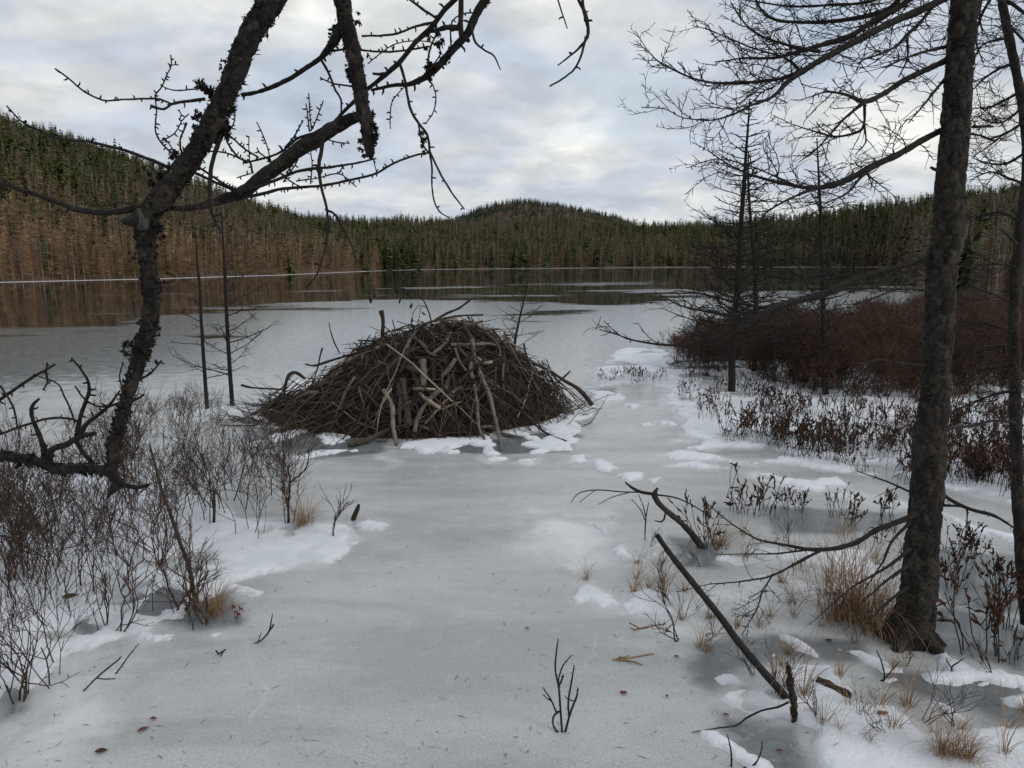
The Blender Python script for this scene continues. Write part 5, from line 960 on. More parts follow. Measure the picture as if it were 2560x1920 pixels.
RB = [(3, [(1890, -60, 55), (1770, 5, 42), (1640, 72, 44), (1500, 132, 42), (1350, 212, 40), (1200, 292, 38), (1100, 352, 36), (980, 432, 28), (900, 508, 20), (780, 560, 14), (680, 610, 11), (560, 635, 8), (430, 620, 6), (330, 575, 5), (218, 568, 4)], YR-0.05, YR-0.9, 15, 0.36, 2),
      (3, [(1890, -180, 50), (1700, -70, 40), (1540, 50, 36), (1420, 112, 36), (1300, 188, 34), (1150, 232, 30), (1050, 262, 25), (900, 300, 18), (750, 302, 12), (600, 320, 6)], YR, YR-0.3, 16, 0.34, 2),
      (3, [(1200, 292, 24), (1000, 392, 20), (860, 430, 22), (720, 440, 20), (590, 440, 14), (480, 412, 12), (370, 362, 10), (300, 322, 8), (240, 260, 6), (180, 165, 4)], YR-0.42, YR-0.6, 22, 0.26, 2),
      (3, [(1890, -250, 40), (1600, -40, 30), (1480, 60, 26), (1200, 112, 22), (1000, 112, 18), (900, 92, 15), (840, 40, 12), (810, -20, 8)], YR+0.05, YR+0.5, 16, 0.35, 2),
      (3, [(1890, -320, 36), (1650, -120, 26), (1430, 0, 18), (1200, 22, 15), (1000, 30, 12), (800, 0, 8), (650, -20, 5)], YR+0.05, YR+0.3, 16, 0.36, 2),
      (3, [(1150, 270, 20), (1030, 250, 18), (930, 222, 14), (830, 182, 12), (750, 112, 9), (690, 20, 5)], YR-0.25, YR-0.1, 22, 0.26, 2),
      (3, [(1060, 380, 16), (960, 300, 14), (800, 250, 10), (680, 200, 8), (560, 150, 6), (480, 130, 4)], YR-0.4, YR-0.3, 20, 0.26, 2),
      (3, [(1820, 240, 22), (1700, 268, 16), (1600, 300, 14), (1480, 350, 8)], YR, YR-0.4, 16, 0.3, 1),
      (3, [(1830, 300, 44), (1790, 322, 40), (1700, 366, 35), (1570, 430, 33), (1480, 490, 30), (1380, 530, 28), (1280, 492, 15), (1180, 480, 12), (1080, 512, 7)], YR, YR-0.55, 16, 0.26, 2),
      (3, [(1380, 530, 24), (1340, 560, 20), (1280, 612, 15), (1200, 700, 12), (1130, 780, 8), (1040, 846, 5)], YR-0.35, YR-0.5, 18, 0.22, 2),
      (3, [(1380, 530, 20), (1376, 650, 16), (1340, 690, 15), (1230, 715, 14), (1130, 690, 10), (1000, 650, 6), (900, 602, 4)], YR-0.35, YR-0.3, 20, 0.24, 2),
      (3, [(1376, 650, 12), (1386, 740, 9), (1330, 805, 5)], YR-0.34, YR-0.4, 16, 0.12, 1),
      (3, [(1800, 670, 40), (1760, 690, 36), (1650, 750, 38), (1540, 812, 42), (1430, 862, 40), (1330, 920, 38), (1230, 960, 35), (1130, 980, 28), (1020, 970, 22), (900, 945, 18), (780, 910, 12), (680, 860, 9), (590, 800, 6), (488, 744, 4)], YR, YR-0.6, 17, 0.32, 2),
      (3, [(1140, 975, 20), (1050, 1010, 16), (950, 1060, 12), (860, 1120, 8), (820, 1190, 5)], YR-0.35, YR-0.6, 20, 0.26, 2), (3, [(1430, 870, 20), (1360, 930, 16), (1300, 1000, 12), (1200, 1050, 8), (1080, 1070, 5)], YR-0.25, YR-0.5, 18, 0.26, 2), (3, [(1020, 970, 14), (880, 900, 10), (740, 850, 8), (600, 830, 6), (450, 875, 4)], YR-0.42, YR-0.5, 18, 0.22, 2),
      (3, [(1810, 400, 22), (1740, 480, 16), (1680, 550, 12), (1600, 640, 6)], YR, YR-0.3, 14, 0.2, 1), (3, [(1760, -10, 24), (1690, 90, 20), (1600, 180, 22), (1540, 240, 15), (1400, 300, 8)], YR-0.05, YR-0.4, 18, 0.26, 2), (3, [(1600, 180, 14), (1605, 300, 10), (1560, 400, 8)], YR-0.2, YR-0.2, 12, 0.12, 1),
      (3, [(1940, 662, 16), (2050, 660, 14)], YR, YR, 0, 0, 0), (3, [(1930, 700, 14), (1985, 708, 12), (2056, 740, 10)], YR, YR-0.1, 0, 0, 0), (3, [(1760, 890, 20), (1725, 872, 14)], YR-0.08, YR-0.1, 0, 0, 0),
      (6, [(1770, -30, 34), (1700, 10, 32), (1500, 70, 36), (1350, 112, 38), (1200, 182, 45), (1050, 222, 45), (900, 272, 38), (780, 342, 26), (700, 392, 14), (640, 440, 8)], YR, YR-0.7, 20, 0.36, 2),
      (6, [(1000, 235, 26), (850, 270, 22), (700, 310, 20), (550, 292, 15), (420, 260, 10), (285, 188, 4)], YR-0.45, YR-0.6, 22, 0.3, 2), (6, [(780, 360, 18), (600, 420, 14), (450, 460, 16), (360, 466, 16), (200, 450, 12), (100, 420, 8), (15, 342, 4)], YR-0.6, YR-0.7, 15, 0.26, 2), (6, [(1350, 112, 18), (1200, 100, 14), (1000, 120, 12), (800, 90, 9), (600, 100, 5)], YR-0.2, YR-0.1, 18, 0.3, 2), (6, [(900, 272, 18), (750, 250, 14), (550, 200, 10), (400, 180, 5)], YR-0.5, YR-0.4, 18, 0.26, 2),
      (6, [(1700, 571, 16), (1560, 560, 13), (1460, 545, 10), (1335, 570, 5)], YR-0.05, YR-0.4, 8, 0.16, 1), (6, [(1700, 40, 22), (1560, 100, 20), (1440, 160, 14), (1300, 190, 8)], YR-0.05, YR-0.5, 14, 0.22, 2), (6, [(1690, 180, 14), (1560, 175, 12), (1440, 215, 8), (1330, 250, 5)], YR-0.05, YR-0.4, 14, 0.2, 2),
      (8, [(1740, 235, 34), (1700, 255, 30), (1560, 312, 28), (1480, 362, 26), (1380, 390, 24), (1280, 392, 22), (1150, 370, 15), (1040, 345, 10), (920, 270, 7), (800, 168, 4)], YR-0.05, YR-0.35, 6, 0.22, 1), (8, [(1330, 390, 19), (1200, 460, 15), (1100, 510, 11), (960, 535, 8), (830, 546, 5), (690, 582, 3)], YR-0.2, YR-0.5, 9, 0.2, 1), (8, [(1110, 500, 10), (1060, 580, 9), (1040, 650, 8), (970, 770, 4)], YR-0.3, YR-0.45, 30, 0.17, 2), (8, [(1290, 390, 12), (1130, 410, 9), (1000, 412, 6), (860, 412, 3)], YR-0.2, YR-0.2, 6, 0.14, 1),
      (8, [(1710, 275, 18), (1630, 360, 15), (1590, 450, 12), (1510, 565, 6)], YR-0.05, YR-0.3, 5, 0.15, 1), (8, [(1710, 390, 24), (1640, 450, 18), (1560, 500, 13), (1450, 565, 9), (1270, 722, 4)], YR-0.05, YR-0.45, 5, 0.15, 1), (8, [(1715, 455, 24), (1620, 522, 16), (1500, 622, 7)], YR-0.05, YR-0.3, 6, 0.15, 1), (8, [(1700, 560, 20), (1600, 640, 14), (1530, 720, 7)], YR-0.04, YR-0.25, 5, 0.12, 1),
      (8, [(1820, 120, 24), (1900, 180, 21), (1980, 216, 20), (2080, 246, 20), (2170, 300, 8)], YR-0.02, YR-0.2, 6, 0.12, 1), (8, [(1850, 198, 16), (1950, 206, 12), (1956, 262, 6)], YR-0.03, YR-0.1, 0, 0, 0), (8, [(1725, 145, 14), (1610, 95, 10), (1480, 48, 4)], YR-0.02, YR+0.15, 8, 0.15, 1), (8, [(1830, 640, 7), (1880, 620, 4)], YR-0.05, YR-0.15, 10, 0.08, 1)]
for c, pts_, y0, y1, per, L_, lev in RB:
    rbranch(c, pts_, y0, y1, per*(1.6 if c == 3 else 1.3), L_*1.1, lev, r0=0.0028 if c != 8 else 0.0025)

# ------------------------------------------------------------------ smaller larches
def young_larch(name, label, stems, seed, blen, per_m, hgt_frac=0.18, tw=14, r0=0.004, levels=2, asym=None, updir=0.25, brk=5, drop=0.0, mats=('bark', 'twig'), thick=1.0):
    rg = np.random.default_rng(seed); b0 = stems[0][0][0]
    t_ = thing(name, (b0[0], b0[1], 0), label, 'tree')
    for (P_, R_) in stems:
        P_, R_ = smooth(P_, R_, 0.08); P_ = P_+np.cumsum(rg.normal(size=P_.shape), axis=0)*0.0012*[1, 1, 0]
        mb_ = MB(); mb_.tube(np.vstack([[P_[0][0], P_[0][1], -0.04], P_]), np.r_[R_[0]*1.1, R_], 9); part(mb_, 'trunk', M[mats[0]], t_)
        H_ = P_[-1][2]; n = int((H_*(1-hgt_frac))*per_m); ga = rg.uniform(0, 6.28)
        for k in range(n):
            h = hgt_frac+(1-hgt_frac)*(k+rg.random())/n
            i = min(int(h*(len(P_)-1)), len(P_)-2); p = P_[i]; ga += 2.4+rg.normal()*0.4
            if asym is not None and math.cos(ga-asym) < -0.2 and rg.random() < 0.7: continue
            L_ = blen*(1-h)**0.75*rg.uniform(0.55, 1.15)+0.06; d = np.array([math.cos(ga), math.sin(ga), updir*rg.uniform(0.2, 1.6)-drop])
            Q = wander(p, d, L_, brk, rg, 0.10, 0.05); r_ = max(min(R_[i]*0.5, 0.012*thick*L_), r0*0.9); rad = np.linspace(r_, r0*0.5, len(Q))
            m2 = MB(); m2.tube(Q, rad, 4); sprays(m2, Q, rad, rg, tw, L_*0.5, levels, 0.15, 0.05, r0*0.75, 0.0, 0, (30, 65), 0.4)
            part(m2, 'branch', M[mats[1]], t_)
    return t_
def stem(c, pts_, Y): return trace(c, pts_, Y, Y)
gA = ground(1829, 978); gB = ground(2063, 985); gA2 = ground(1885, 935)
sA = stem(0, [(1829, 978, 19), (1831, 880, 17), (1840, 760, 15), (1846, 690, 14), (1853, 560, 12), (1862, 440, 9), (1870, 330, 6), (1876, 245, 3)], gA[1])
sA2 = stem(0, [(1885, 935, 13), (1889, 800, 12), (1888, 680, 10), (1878, 560, 8), (1872, 460, 6), (1872, 380, 3)], gA2[1])
sB = stem(0, [(2063, 985, 15), (2060, 880, 13), (2057, 760, 12), (2055, 650, 11), (2050, 520, 8), (2046, 420, 5), (2043, 345, 3)], gB[1])
young_larch('young_larch', 'slender leafless larch left of the large trunk, tallest of the young ones', [sA], 71, 1.3, 32, 0.12, 13, 0.0095)
young_larch('young_larch', 'thin leafless larch just behind the tallest young one', [sA2], 72, 0.9, 18, 0.25, 11, 0.009)
young_larch('young_larch', 'short bare larch between the large trunk and the tallest young one', [sB], 73, 1.0, 20, 0.12, 11, 0.009)
gs1, gs2 = ground(518, 1026), ground(581, 1018)
young_larch('larch_sapling', 'left one of two thin saplings rising from the ice beside the stick dome', [stem(0, [(518, 1026, 10), (510, 920, 9), (503, 820, 8), (497, 720, 7), (490, 650, 5), (487, 560, 2)], gs1[1])], 74, 0.7, 11, 0.2, 10, 0.0068, 2, math.pi*1.0)
young_larch('larch_sapling', 'right one of two thin saplings rising from the ice beside the stick dome', [stem(0, [(581, 1018, 11), (573, 900, 10), (567, 790, 9), (563, 690, 8), (558, 600, 5), (553, 530, 3)], gs2[1])], 75, 1.0, 16, 0.18, 12, 0.0068, 2, 0.0)
gs3 = ground(1283, 905)
young_larch('larch_sapling', 'small bare sapling just behind the right side of the stick dome', [stem(0, [(1283, 905, 8), (1288, 850, 7), (1300, 790, 5), (1312, 735, 3), (1318, 700, 2)], gs3[1])], 76, 1.0, 16, 0.15, 10, 0.0075)
# the curved larch on the right edge
gE = ground(2568, 1560); YE = gE[1]
sE = trace(0, [(2568, 1560, 42), (2556, 1420, 38), (2547, 1280, 37), (2542, 1150, 36), (2540, 1071, 36), (2536, 900, 35), (2535, 800, 34), (2540, 690, 34), (2548, 600, 33), (2556, 520, 32), (2568, 420, 31), (2562, 310, 30), (2548, 220, 29), (2530, 130, 28), (2504, 0, 27), (2480, -150, 25), (2440, -400, 20)], YE, YE+0.4)
edge = thing('curved_larch', (gE[0], gE[1], 0), 'thin curved larch trunk at the right edge with dense dark twigs', 'tree')
P_, R_ = smooth(*sE, 0.03); mb = MB(); fre = bark_tube(mb, np.vstack([[P_[0][0], P_[0][1], -0.05], P_[::3]]), np.r_[R_[0]*0.9, R_[::3]*0.74], 18, 0.03, 0.004, 0.035, rr); part(mb, 'trunk', M['bark_p'], edge)
for c, pts_, y0, y1, per, L_, lev in [
    (3, [(2080, -60, 22), (2000, 60, 16), (1960, 200, 10), (2000, 330, 6)], YE+0.3, YE+0.8, 22, 0.4, 2), (3, [(2130, 200, 20), (2060, 210, 16), (1990, 240, 12), (1940, 320, 6)], YE+0.3, YE+0.7, 24, 0.35, 2), (3, [(2160, 330, 20), (2080, 360, 16), (2010, 410, 12), (1950, 470, 6)], YE+0.3, YE+0.7, 24, 0.35, 2), (3, [(2190, 480, 20), (2110, 520, 16), (2020, 560, 12), (1960, 560, 6)], YE+0.25, YE+0.7, 24, 0.35, 2),
    (3, [(2210, 640, 18), (2120, 690, 14), (2030, 720, 10), (1950, 700, 5)], YE+0.2, YE+0.7, 22, 0.32, 2), (3, [(2215, 800, 18), (2120, 850, 14), (2030, 850, 10), (1940, 820, 5)], YE+0.2, YE+0.6, 22, 0.32, 2), (3, [(2215, 960, 18), (2120, 930, 14), (2030, 900, 10), (1930, 940, 5)], YE+0.2, YE+0.8, 22, 0.3, 2), (3, [(2100, 0, 20), (2150, 20, 22), (2212, 70, 18), (2280, 130, 12)], YE+0.35, YE+0.2, 20, 0.3, 2), (3, [(2120, 120, 18), (2180, 180, 14), (2250, 260, 10)], YE+0.35, YE+0.2, 20, 0.3, 2),
    (3, [(2200, 560, 16), (2130, 620, 12), (2060, 640, 9), (1960, 600, 5)], YE+0.25, YE+0.9, 24, 0.3, 2), (3, [(2080, -160, 22), (2010, -60, 16), (1985, 60, 12), (2000, 180, 6)], YE+0.35, YE+0.9, 22, 0.38, 2),
    (3, [(2180, 1150, 20), (2100, 1110, 16), (2030, 1120, 12), (1940, 1140, 6)], YE+0.15, YE+0.5, 18, 0.28, 2), (3, [(2170, 1270, 20), (2130, 1230, 16), (2090, 1200, 9)], YE+0.1, YE-0.1, 8, 0.15, 1), (3, [(2165, 1390, 14), (2050, 1380, 11), (1940, 1400, 6)], YE+0.1, YE+0.4, 18, 0.28, 2),
    (6, [(2150, 400, 18), (2060, 365, 14), (1960, 350, 10), (1870, 370, 6)], YE+0.1, YE+0.4, 18, 0.3, 2), (6, [(2160, 560, 18), (2080, 580, 14), (1990, 600, 10), (1880, 660, 5)], YE+0.08, YE+0.6, 20, 0.3, 2), (6, [(2160, 700, 18), (2060, 720, 14), (1960, 760, 9), (1880, 800, 5)], YE+0.06, YE+0.6, 20, 0.3, 2), (6, [(2165, 872, 22), (2120, 862, 17), (2030, 862, 14), (1900, 890, 14), (1760, 905, 13), (1650, 895, 10), (1600, 882, 8), (1545, 920, 4)], YE+0.05, YE-0.35, 5, 0.2, 1), (6, [(2160, 250, 16), (2060, 200, 12), (1940, 160, 8), (1860, 180, 5)], YE+0.12, YE+0.7, 20, 0.3, 2), (6, [(2160, 480, 16), (2080, 470, 12), (1990, 500, 8), (1860, 540, 5)], YE+0.1, YE+0.8, 20, 0.3, 2)]:
    rbranch(c, pts_, y0, y1, per*1.35, L_*1.15, lev, parent=edge, r0=0.0027)

# ------------------------------------------------------------------ bare shrubs on the left bank
SH = [shrub_mesh(600+k, 0.85, 5+k % 3, 5, 0.38, 0.0045, 0.14, rmin=0.0013, base=0.22) for k in range(7)]
SHR = [shrub_mesh(640+k, 0.8, 7, 5, 0.5, 0.005, 0.14, matl=[M['shrub_red']]) for k in range(3)]
SHO = [shrub_mesh(660+k, 0.6, 4, 4, 0.75, 0.0065, 0.14, fork=(2, 2)) for k in range(5)]
rb = np.random.default_rng(23)
FRONT = [(255, 1573, 0.42, 'low wide-spreading bare shrub nearest the camera in the left thicket', 2), (298, 1583, 0.5, 'forked bare shrub with two curved stems at the front of the left thicket', 0), (95, 1698, 0.62, 'bare shrub with steep stems near the lower left of the picture', 1), (491, 1552, 0.62, 'tall thin bare shrub beside the tan grass on the left', 3), (521, 1558, 0.5, 'slender bare shrub right behind the tan grass on the left', 4), (453, 1531, 0.55, 'dark bare shrub left of the tan grass on the left bank', 1), (314, 1531, 0.62, 'dark upright bare shrub in the middle of the left thicket front', 0), (152, 1521, 0.75, 'bare shrub with a thick blackened base in the left thicket', 3),
         (643, 1336, 0.62, 'bare bushy shrub on the snow near the right end of the left thicket', 0), (724, 1313, 0.5, 'sparse bare shrub behind the tan tuft on the left snow', 4), (833, 1344, 0.42, 'single thin bare sapling at the right tip of the left snow', 2), (10, 1740, 0.7, 'bare shrub cut by the left edge of the picture', 2), (48, 1750, 0.5, 'small steep-stemmed bare shrub at the lower left edge', 4), (30, 1445, 0.5, 'low bare shrub by the left edge in the snow', 3)]
for px_, py_, h_, lb, v_ in FRONT:
    put('bare_shrub', SHO[v_] if h_ < 0.56 else SH[v_], px_, py_, h_/(0.6 if h_ < 0.56 else 0.85), rb.uniform(0, 6.28), lb, 'shrub', 'bare shrubs on the left bank')
cnt = 0
while cnt < 40:
    px_ = rb.uniform(-60, 720); py_ = rb.uniform(1140, 1500)
    lim = np.interp(px_, [-60, 200, 420, 560, 720], [1510, 1500, 1450, 1360, 1290])
    if py_ > lim: continue
    if px_ > 480 and py_ < 1180: continue
    if px_ > 560 and rb.random() < 0.35: continue
    red = rb.random() < 0.2 and px_ > 130
    put('bare_shrub', SHR[rb.integers(3)] if red else SH[rb.integers(7)], px_, py_, rb.uniform(0.72, 1.1)*np.interp(px_, [0, 560, 720], [1, 1, 0.8]), rb.uniform(0, 6.28), 'reddish bare shrub within the dense thicket on the left bank' if red else 'dark twiggy bare shrub within the dense thicket on the left bank', 'shrub', 'reddish shrubs in the left thicket' if red else 'dark shrubs in the left thicket', tilt=0.08); cnt += 1
for px_, py_, h_ in ((470, 1060, 0.5), (500, 1040, 0.55), (545, 1050, 0.45), (440, 1075, 0.5), (380, 1090, 0.6), (620, 1190, 0.5), (560, 1100, 0.45)):
    put('bare_shrub', SH[rb.integers(7)], px_, py_, h_/0.85, rb.uniform(0, 6.28), 'small bare shrub at the foot of the two saplings', 'shrub', 'small shrubs by the two saplings')
# dead stem leaning out of the thicket
ls = thing('leaning_dead_stem', ground(*px_of(7, 965, 885)), 'thick brown dead stem leaning out of the left thicket', 'stem'); mb = MB(); P3, R3 = trace(7, [(968, 890, 20), (955, 780, 20), (930, 660, 20), (890, 550, 19), (840, 400, 17), (800, 290, 14), (765, 160, 11), (740, 60, 7)], ground(*px_of(7, 968, 890))[1], 4.7); P3[0][2] = -0.02
bark_tube(mb, P3, R3, 12, 0.02, 0.002, 0.03, rr); part(mb, 'stem', M['stick_dark'], ls)

# ------------------------------------------------------------------ heath on the right bank
HE = [shrub_mesh(700+k, 0.78, 13, 5, 0.6, 0.004, 0.16, leaves=380, matl=[M['shrub_red'], M['leaf']], name='heath_bush', shrink=0.78) for k in range(5)]
MASS = [(1675, 912), (1760, 940), (1900, 962), (2050, 990), (2300, 1010), (2600, 970), (2640, 775), (2300, 790), (2240, 815), (2000, 832), (1850, 845), (1720, 862), (1675, 885)]
def in_px(x, y, poly):
    c = False
    for i in range(len(poly)):
        (x1, y1), (x2, y2) = poly[i], poly[i-1]
        if (y1 > y) != (y2 > y) and x < (x2-x1)*(y-y1)/(y2-y1)+x1: c = not c
    return c
cnt = 0
while cnt < 270:
    px_, py_ = rb.uniform(1670, 2640), rb.uniform(770, 1010)
    if not in_px(px_, py_, MASS): continue
    put('heath_bush', HE[rb.integers(5)], px_, py_, rb.uniform(0.8, 1.25)*np.interp(px_, [1690, 1760, 1950, 2300], [0.85, 0.95, 1.1, 1.2]), rb.uniform(0, 6.28), 'dark red-brown bush in the dense heath mound behind the young larches', 'bush', 'red-brown heath bushes on the right bank', zs=None); cnt += 1
LEA = [leather_mesh(760+k, 0.40, 9+2*(k % 3), 9, 0.4, 0.055, bare=0.2, base=0.2) for k in range(6)]
SP = [(1690, 960), (1700, 1060), (1760, 1100), (1900, 1135), (2100, 1165), (2330, 1225), (2600, 1250), (2600, 985), (2300, 985), (2100, 965), (1950, 945), (1850, 960), (1760, 940)]
cnt = 0
while cnt < 210:
    px_, py_ = rb.uniform(1640, 2600), rb.uniform(930, 1250)
    if not in_px(px_, py_, SP): continue
    if px_ < 1900 and rb.random() < 0.4: continue
    put('leatherleaf_clump', LEA[rb.integers(6)], px_, py_, rb.uniform(0.55, 1.0), rb.uniform(0, 6.28), 'brown-leaved upright plant in the snowy stand in front of the heath mound', 'plant', 'brown-leaved plants in front of the heath mound', tilt=0.08); cnt += 1
for k, (px_, py_, s_) in enumerate(((1535, 955, 0.7), (1560, 950, 0.75), (1585, 957, 0.85), (1610, 955, 0.75), (1640, 960, 0.6), (1505, 950, 0.5), (1660, 945, 0.6), (1520, 962, 0.4))):
    put('leatherleaf_clump', LEA[k % 6], px_, py_, s_*0.9, k*1.3, 'small brown-leaved plant in the row on the snow spit right of the stick dome', 'plant', 'brown-leaved plants on the snow spit')
TUF = [tuft_mesh(800+k, 0.34, 150, 0.09, 0.8, 0.0052) for k in range(4)]; TUS = [tuft_mesh(820+k, 0.24, 26, 0.03, 1.0, 0.0052) for k in range(4)]; TUL = [tuft_mesh(840+k, 0.5, 55, 0.14, 0.7, 0.005) for k in range(3)]
put('grass_tuft', TUF[0], 2000, 955, 1.2, 0.4, 'tan grass tuft at the foot of the red-brown heath mound', 'grass'); put('grass_tuft', TUF[1], 1975, 945, 1.1, 1.4, 'second tan grass tuft at the foot of the heath mound', 'grass')
# foreground plants
LEB = [leather_mesh(780+k, 0.34, 7+k, 9, 0.4, 0.05, bare=0.3, base=0.08) for k in range(5)]
FG = [(8, 960, 235, 1.15, 0, 'tall brown-leaved plant in the ice, left of a pair, behind the long low branch'), (8, 1075, 235, 1.0, 1, 'broad brown-leaved plant in the ice, right of a pair, behind the long low branch'), (8, 1020, 240, 0.8, 2, 'low brown-leaved plant between the pair behind the long low branch'), (8, 1165, 215, 0.6, 3, 'small brown-leaved sprig just right of the broad plant in the ice'), (8, 1222, 222, 0.6, 4, 'second small brown-leaved sprig right of the broad plant in the ice'), (8, 790, 340, 1.0, 1, 'reddish brown-leaved plant at the foot of the forked dead branch'), (8, 820, 390, 0.8, 0, 'low brown-leaved plant at the front foot of the forked dead branch'), (8, 1395, 250, 0.8, 2, 'brown-leaved plant in the tall tan grass left of the large trunk'), (8, 1450, 290, 0.8, 3, 'brown-leaved plant nearest the large trunk on its left'), (8, 1610, 245, 0.75, 4, 'sparse brown-leaved sprig close left of the large trunk'),
      (8, 1870, 550, 1.0, 3, 'single tall brown-leaved stem close right of the large trunk'), (8, 1915, 560, 0.7, 0, 'brown-leaved sprig right of the large trunk'), (8, 1900, 400, 0.65, 2, 'brown-leaved sprig farther back right of the large trunk'), (8, 1960, 420, 0.8, 1, 'taller brown-leaved sprig farther back right of the large trunk'), (8, 2010, 425, 0.55, 4, 'small brown-leaved sprig between the two right trunks'), (8, 2095, 575, 0.75, 3, 'brown-leaved stem near the right edge trunk'), (8, 2130, 585, 0.8, 4, 'brown-leaved stem nearest the right edge trunk'), (8, 2015, 850, 1.25, 1, 'dense dark brown-leaved plant in front of the right edge trunk'), (8, 2090, 740, 1.0, 3, 'single brown-leaved stem beside the dense dark plant at lower right'), (8, 2165, 880, 0.6, 2, 'small brown plant at the lower right edge'), (8, 1575, 370, 0.6, 0, 'little brown-leaved plant against the left side of the large trunk')]
for c, x, y, s_, v_, lb in FG:
    put('leatherleaf_clump', LEB[v_], *px_of(c, x, y), s_, v_*1.7+x, lb, 'plant', 'brown-leaved plants around the large trunk')
GT = [(8, 1520, 700, 1.35, 0, TUF, 'big tan grass clump against the foot of the large trunk'), (8, 1440, 690, 1.25, 1, TUF, 'tan grass clump left of the big one by the large trunk'), (8, 1560, 760, 0.95, 2, TUF, 'dense tan grass at the front foot of the large trunk'), (8, 1390, 700, 1.0, 3, TUF, 'leftmost tan grass clump beside the large trunk'), (8, 1340, 620, 0.9, 0, TUL, 'loose tall tan grass left of the large trunk'), (8, 1400, 540, 0.9, 1, TUL, 'tall wispy tan grass behind the clump by the large trunk'), (8, 1230, 480, 0.65, 2, TUL, 'wispy tan grass below the long low branch'), (8, 990, 440, 0.55, 0, TUL, 'thin tan grass at the left under the long low branch'), (8, 880, 380, 0.7, 2, TUF, 'tan grass by the foot of the forked dead branch'), (8, 1420, 330, 0.7, 1, TUL, 'tall wispy grass behind the long low branch'),
      (8, 290, 525, 0.8, 0, TUS, 'lone little grass tuft on a snow cushion left of the leaning black stick'), (8, 500, 580, 0.9, 1, TUS, 'sparse grass tuft on the snow upper left of the leaning black stick'), (8, 620, 570, 0.8, 2, TUS, 'second sparse grass tuft on the snow left of the leaning black stick'), (8, 715, 700, 0.9, 3, TUS, 'dry grass tuft just left of the leaning black stick'), (8, 815, 840, 0.7, 0, TUS, 'bent dry blades left of the leaning black stick foot'), (8, 1165, 1010, 1.0, 1, TUS, 'dry grass round the mossy stump'), (8, 1240, 1040, 1.0, 2, TUS, 'dry grass right of the mossy stump'), (8, 1700, 1080, 1.1, 3, TUS, 'dry grass on the snow right of the mossy stump'), (8, 1640, 1190, 0.9, 0, TUS, 'dry grass at the bottom middle of the right snow patch'), (8, 1850, 1310, 0.5, 0, TUF, 'large dry grass clump at the bottom right'), (8, 1960, 1330, 0.5, 1, TUF, 'second dry grass clump at the bottom right'), (8, 2120, 1310, 0.8, 2, TUS, 'thin dry grass at the bottom right corner'), (8, 1100, 690, 0.7, 1, TUS, 'few dry blades below the long low branch'), (8, 1400, 950, 0.8, 2, TUS, 'few dry blades between stump and large trunk'), (8, 1180, 850, 0.7, 3, TUS, 'few dry blades behind the mossy stump'),
      (7, 1500, 470, 0.9, 3, TUF, 'tan grass tuft on the snow at the right of the left thicket'), (7, 1050, 900, 0.85, 1, TUF, 'bent tan grass tuft at the front of the left thicket'), (7, 1075, 860, 0.7, 2, TUS, 'drooping tan blades behind the bent tuft of the left thicket')]
for c, x, y, s_, v_, st_, lb in GT: put('grass_tuft', st_[v_], *px_of(c, x, y), s_, x*1.3, lb, 'grass', 'dry grass tufts')

# ------------------------------------------------------------------ sticks, stumps, leaves in the foreground
def stick_thing(name, label, c, pts_, Y0, Y1, matl, cat='stick', k=8, extra=(), kn=0.0, rough_=0.06, step=0.03):
    P_, R_ = trace(c, pts_, Y0, Y1); b0 = P_[int(np.argmin(P_[:, 2]))]; t_ = thing(name, (b0[0], b0[1], max(b0[2], 0)), label, cat)
    mb_ = MB(); P_, R_ = smooth(P_, R_, step); R_ = R_*(1+rough_*rr.normal(size=len(R_))); mb_.tube(P_, R_, k)
    if kn: knobs(mb_, P_, R_, rr, kn, 0.006)
    part(mb_, 'stem', M[matl], t_)
    for e in extra:
        P_, R_ = trace(e[0], e[1], e[2], e[3]); P_, R_ = smooth(P_, R_, step); mb_ = MB(); mb_.tube(P_, R_, 5); part(mb_, 'twig', M[matl], t_)
    return t_
gk = ground(*px_of(8, 1175, 1055))
stick_thing('leaning_stick', 'long straight black stick leaning over the ice in the right foreground', 8, [(1185, 1065, 34), (1140, 1010, 34), (1060, 920, 33), (960, 800, 32), (880, 690, 30), (800, 590, 28), (720, 490, 26), (650, 400, 24), (600, 327, 22)], gk[1], gk[1]+0.35, 'black_wood', k=10)
gst = ground(*px_of(8, 1200, 1150))
st_ = thing('mossy_stump', (gst[0], gst[1], 0), 'thin mossy broken stump upright in the snow at the foot of the leaning black stick', 'stump'); mb = MB(); P3, R3 = trace(8, [(1202, 1160, 18), (1200, 1100, 26), (1195, 1020, 27), (1185, 950, 22), (1172, 885, 12)], gst[1], gst[1]); P3[0][2] = -0.03
frs = bark_tube(mb, P3, R3, 14, 0.012, 0.012, 0.02, rr); part(mb, 'wood', M['bark_red'], st_); mb = MB(); flakes(mb, *frs, 90, rr, 0.005, 0.014, lift=0.8); part(mb, 'bark_flakes', M['leaf_tan'], st_, kind='stuff')
stick_thing('curved_twig', 'thin dark twig curving over the ice from the mossy stump to the left', 8, [(1180, 1062, 10), (1130, 1085, 10), (1060, 1100, 9), (990, 1135, 9), (950, 1165, 8), (880, 1175, 6), (755, 1195, 4)], gst[1], ground(*px_of(8, 755, 1195))[1]-0.01, 'black_wood', 'twig', 6)
gb = ground(*px_of(8, 800, 385))
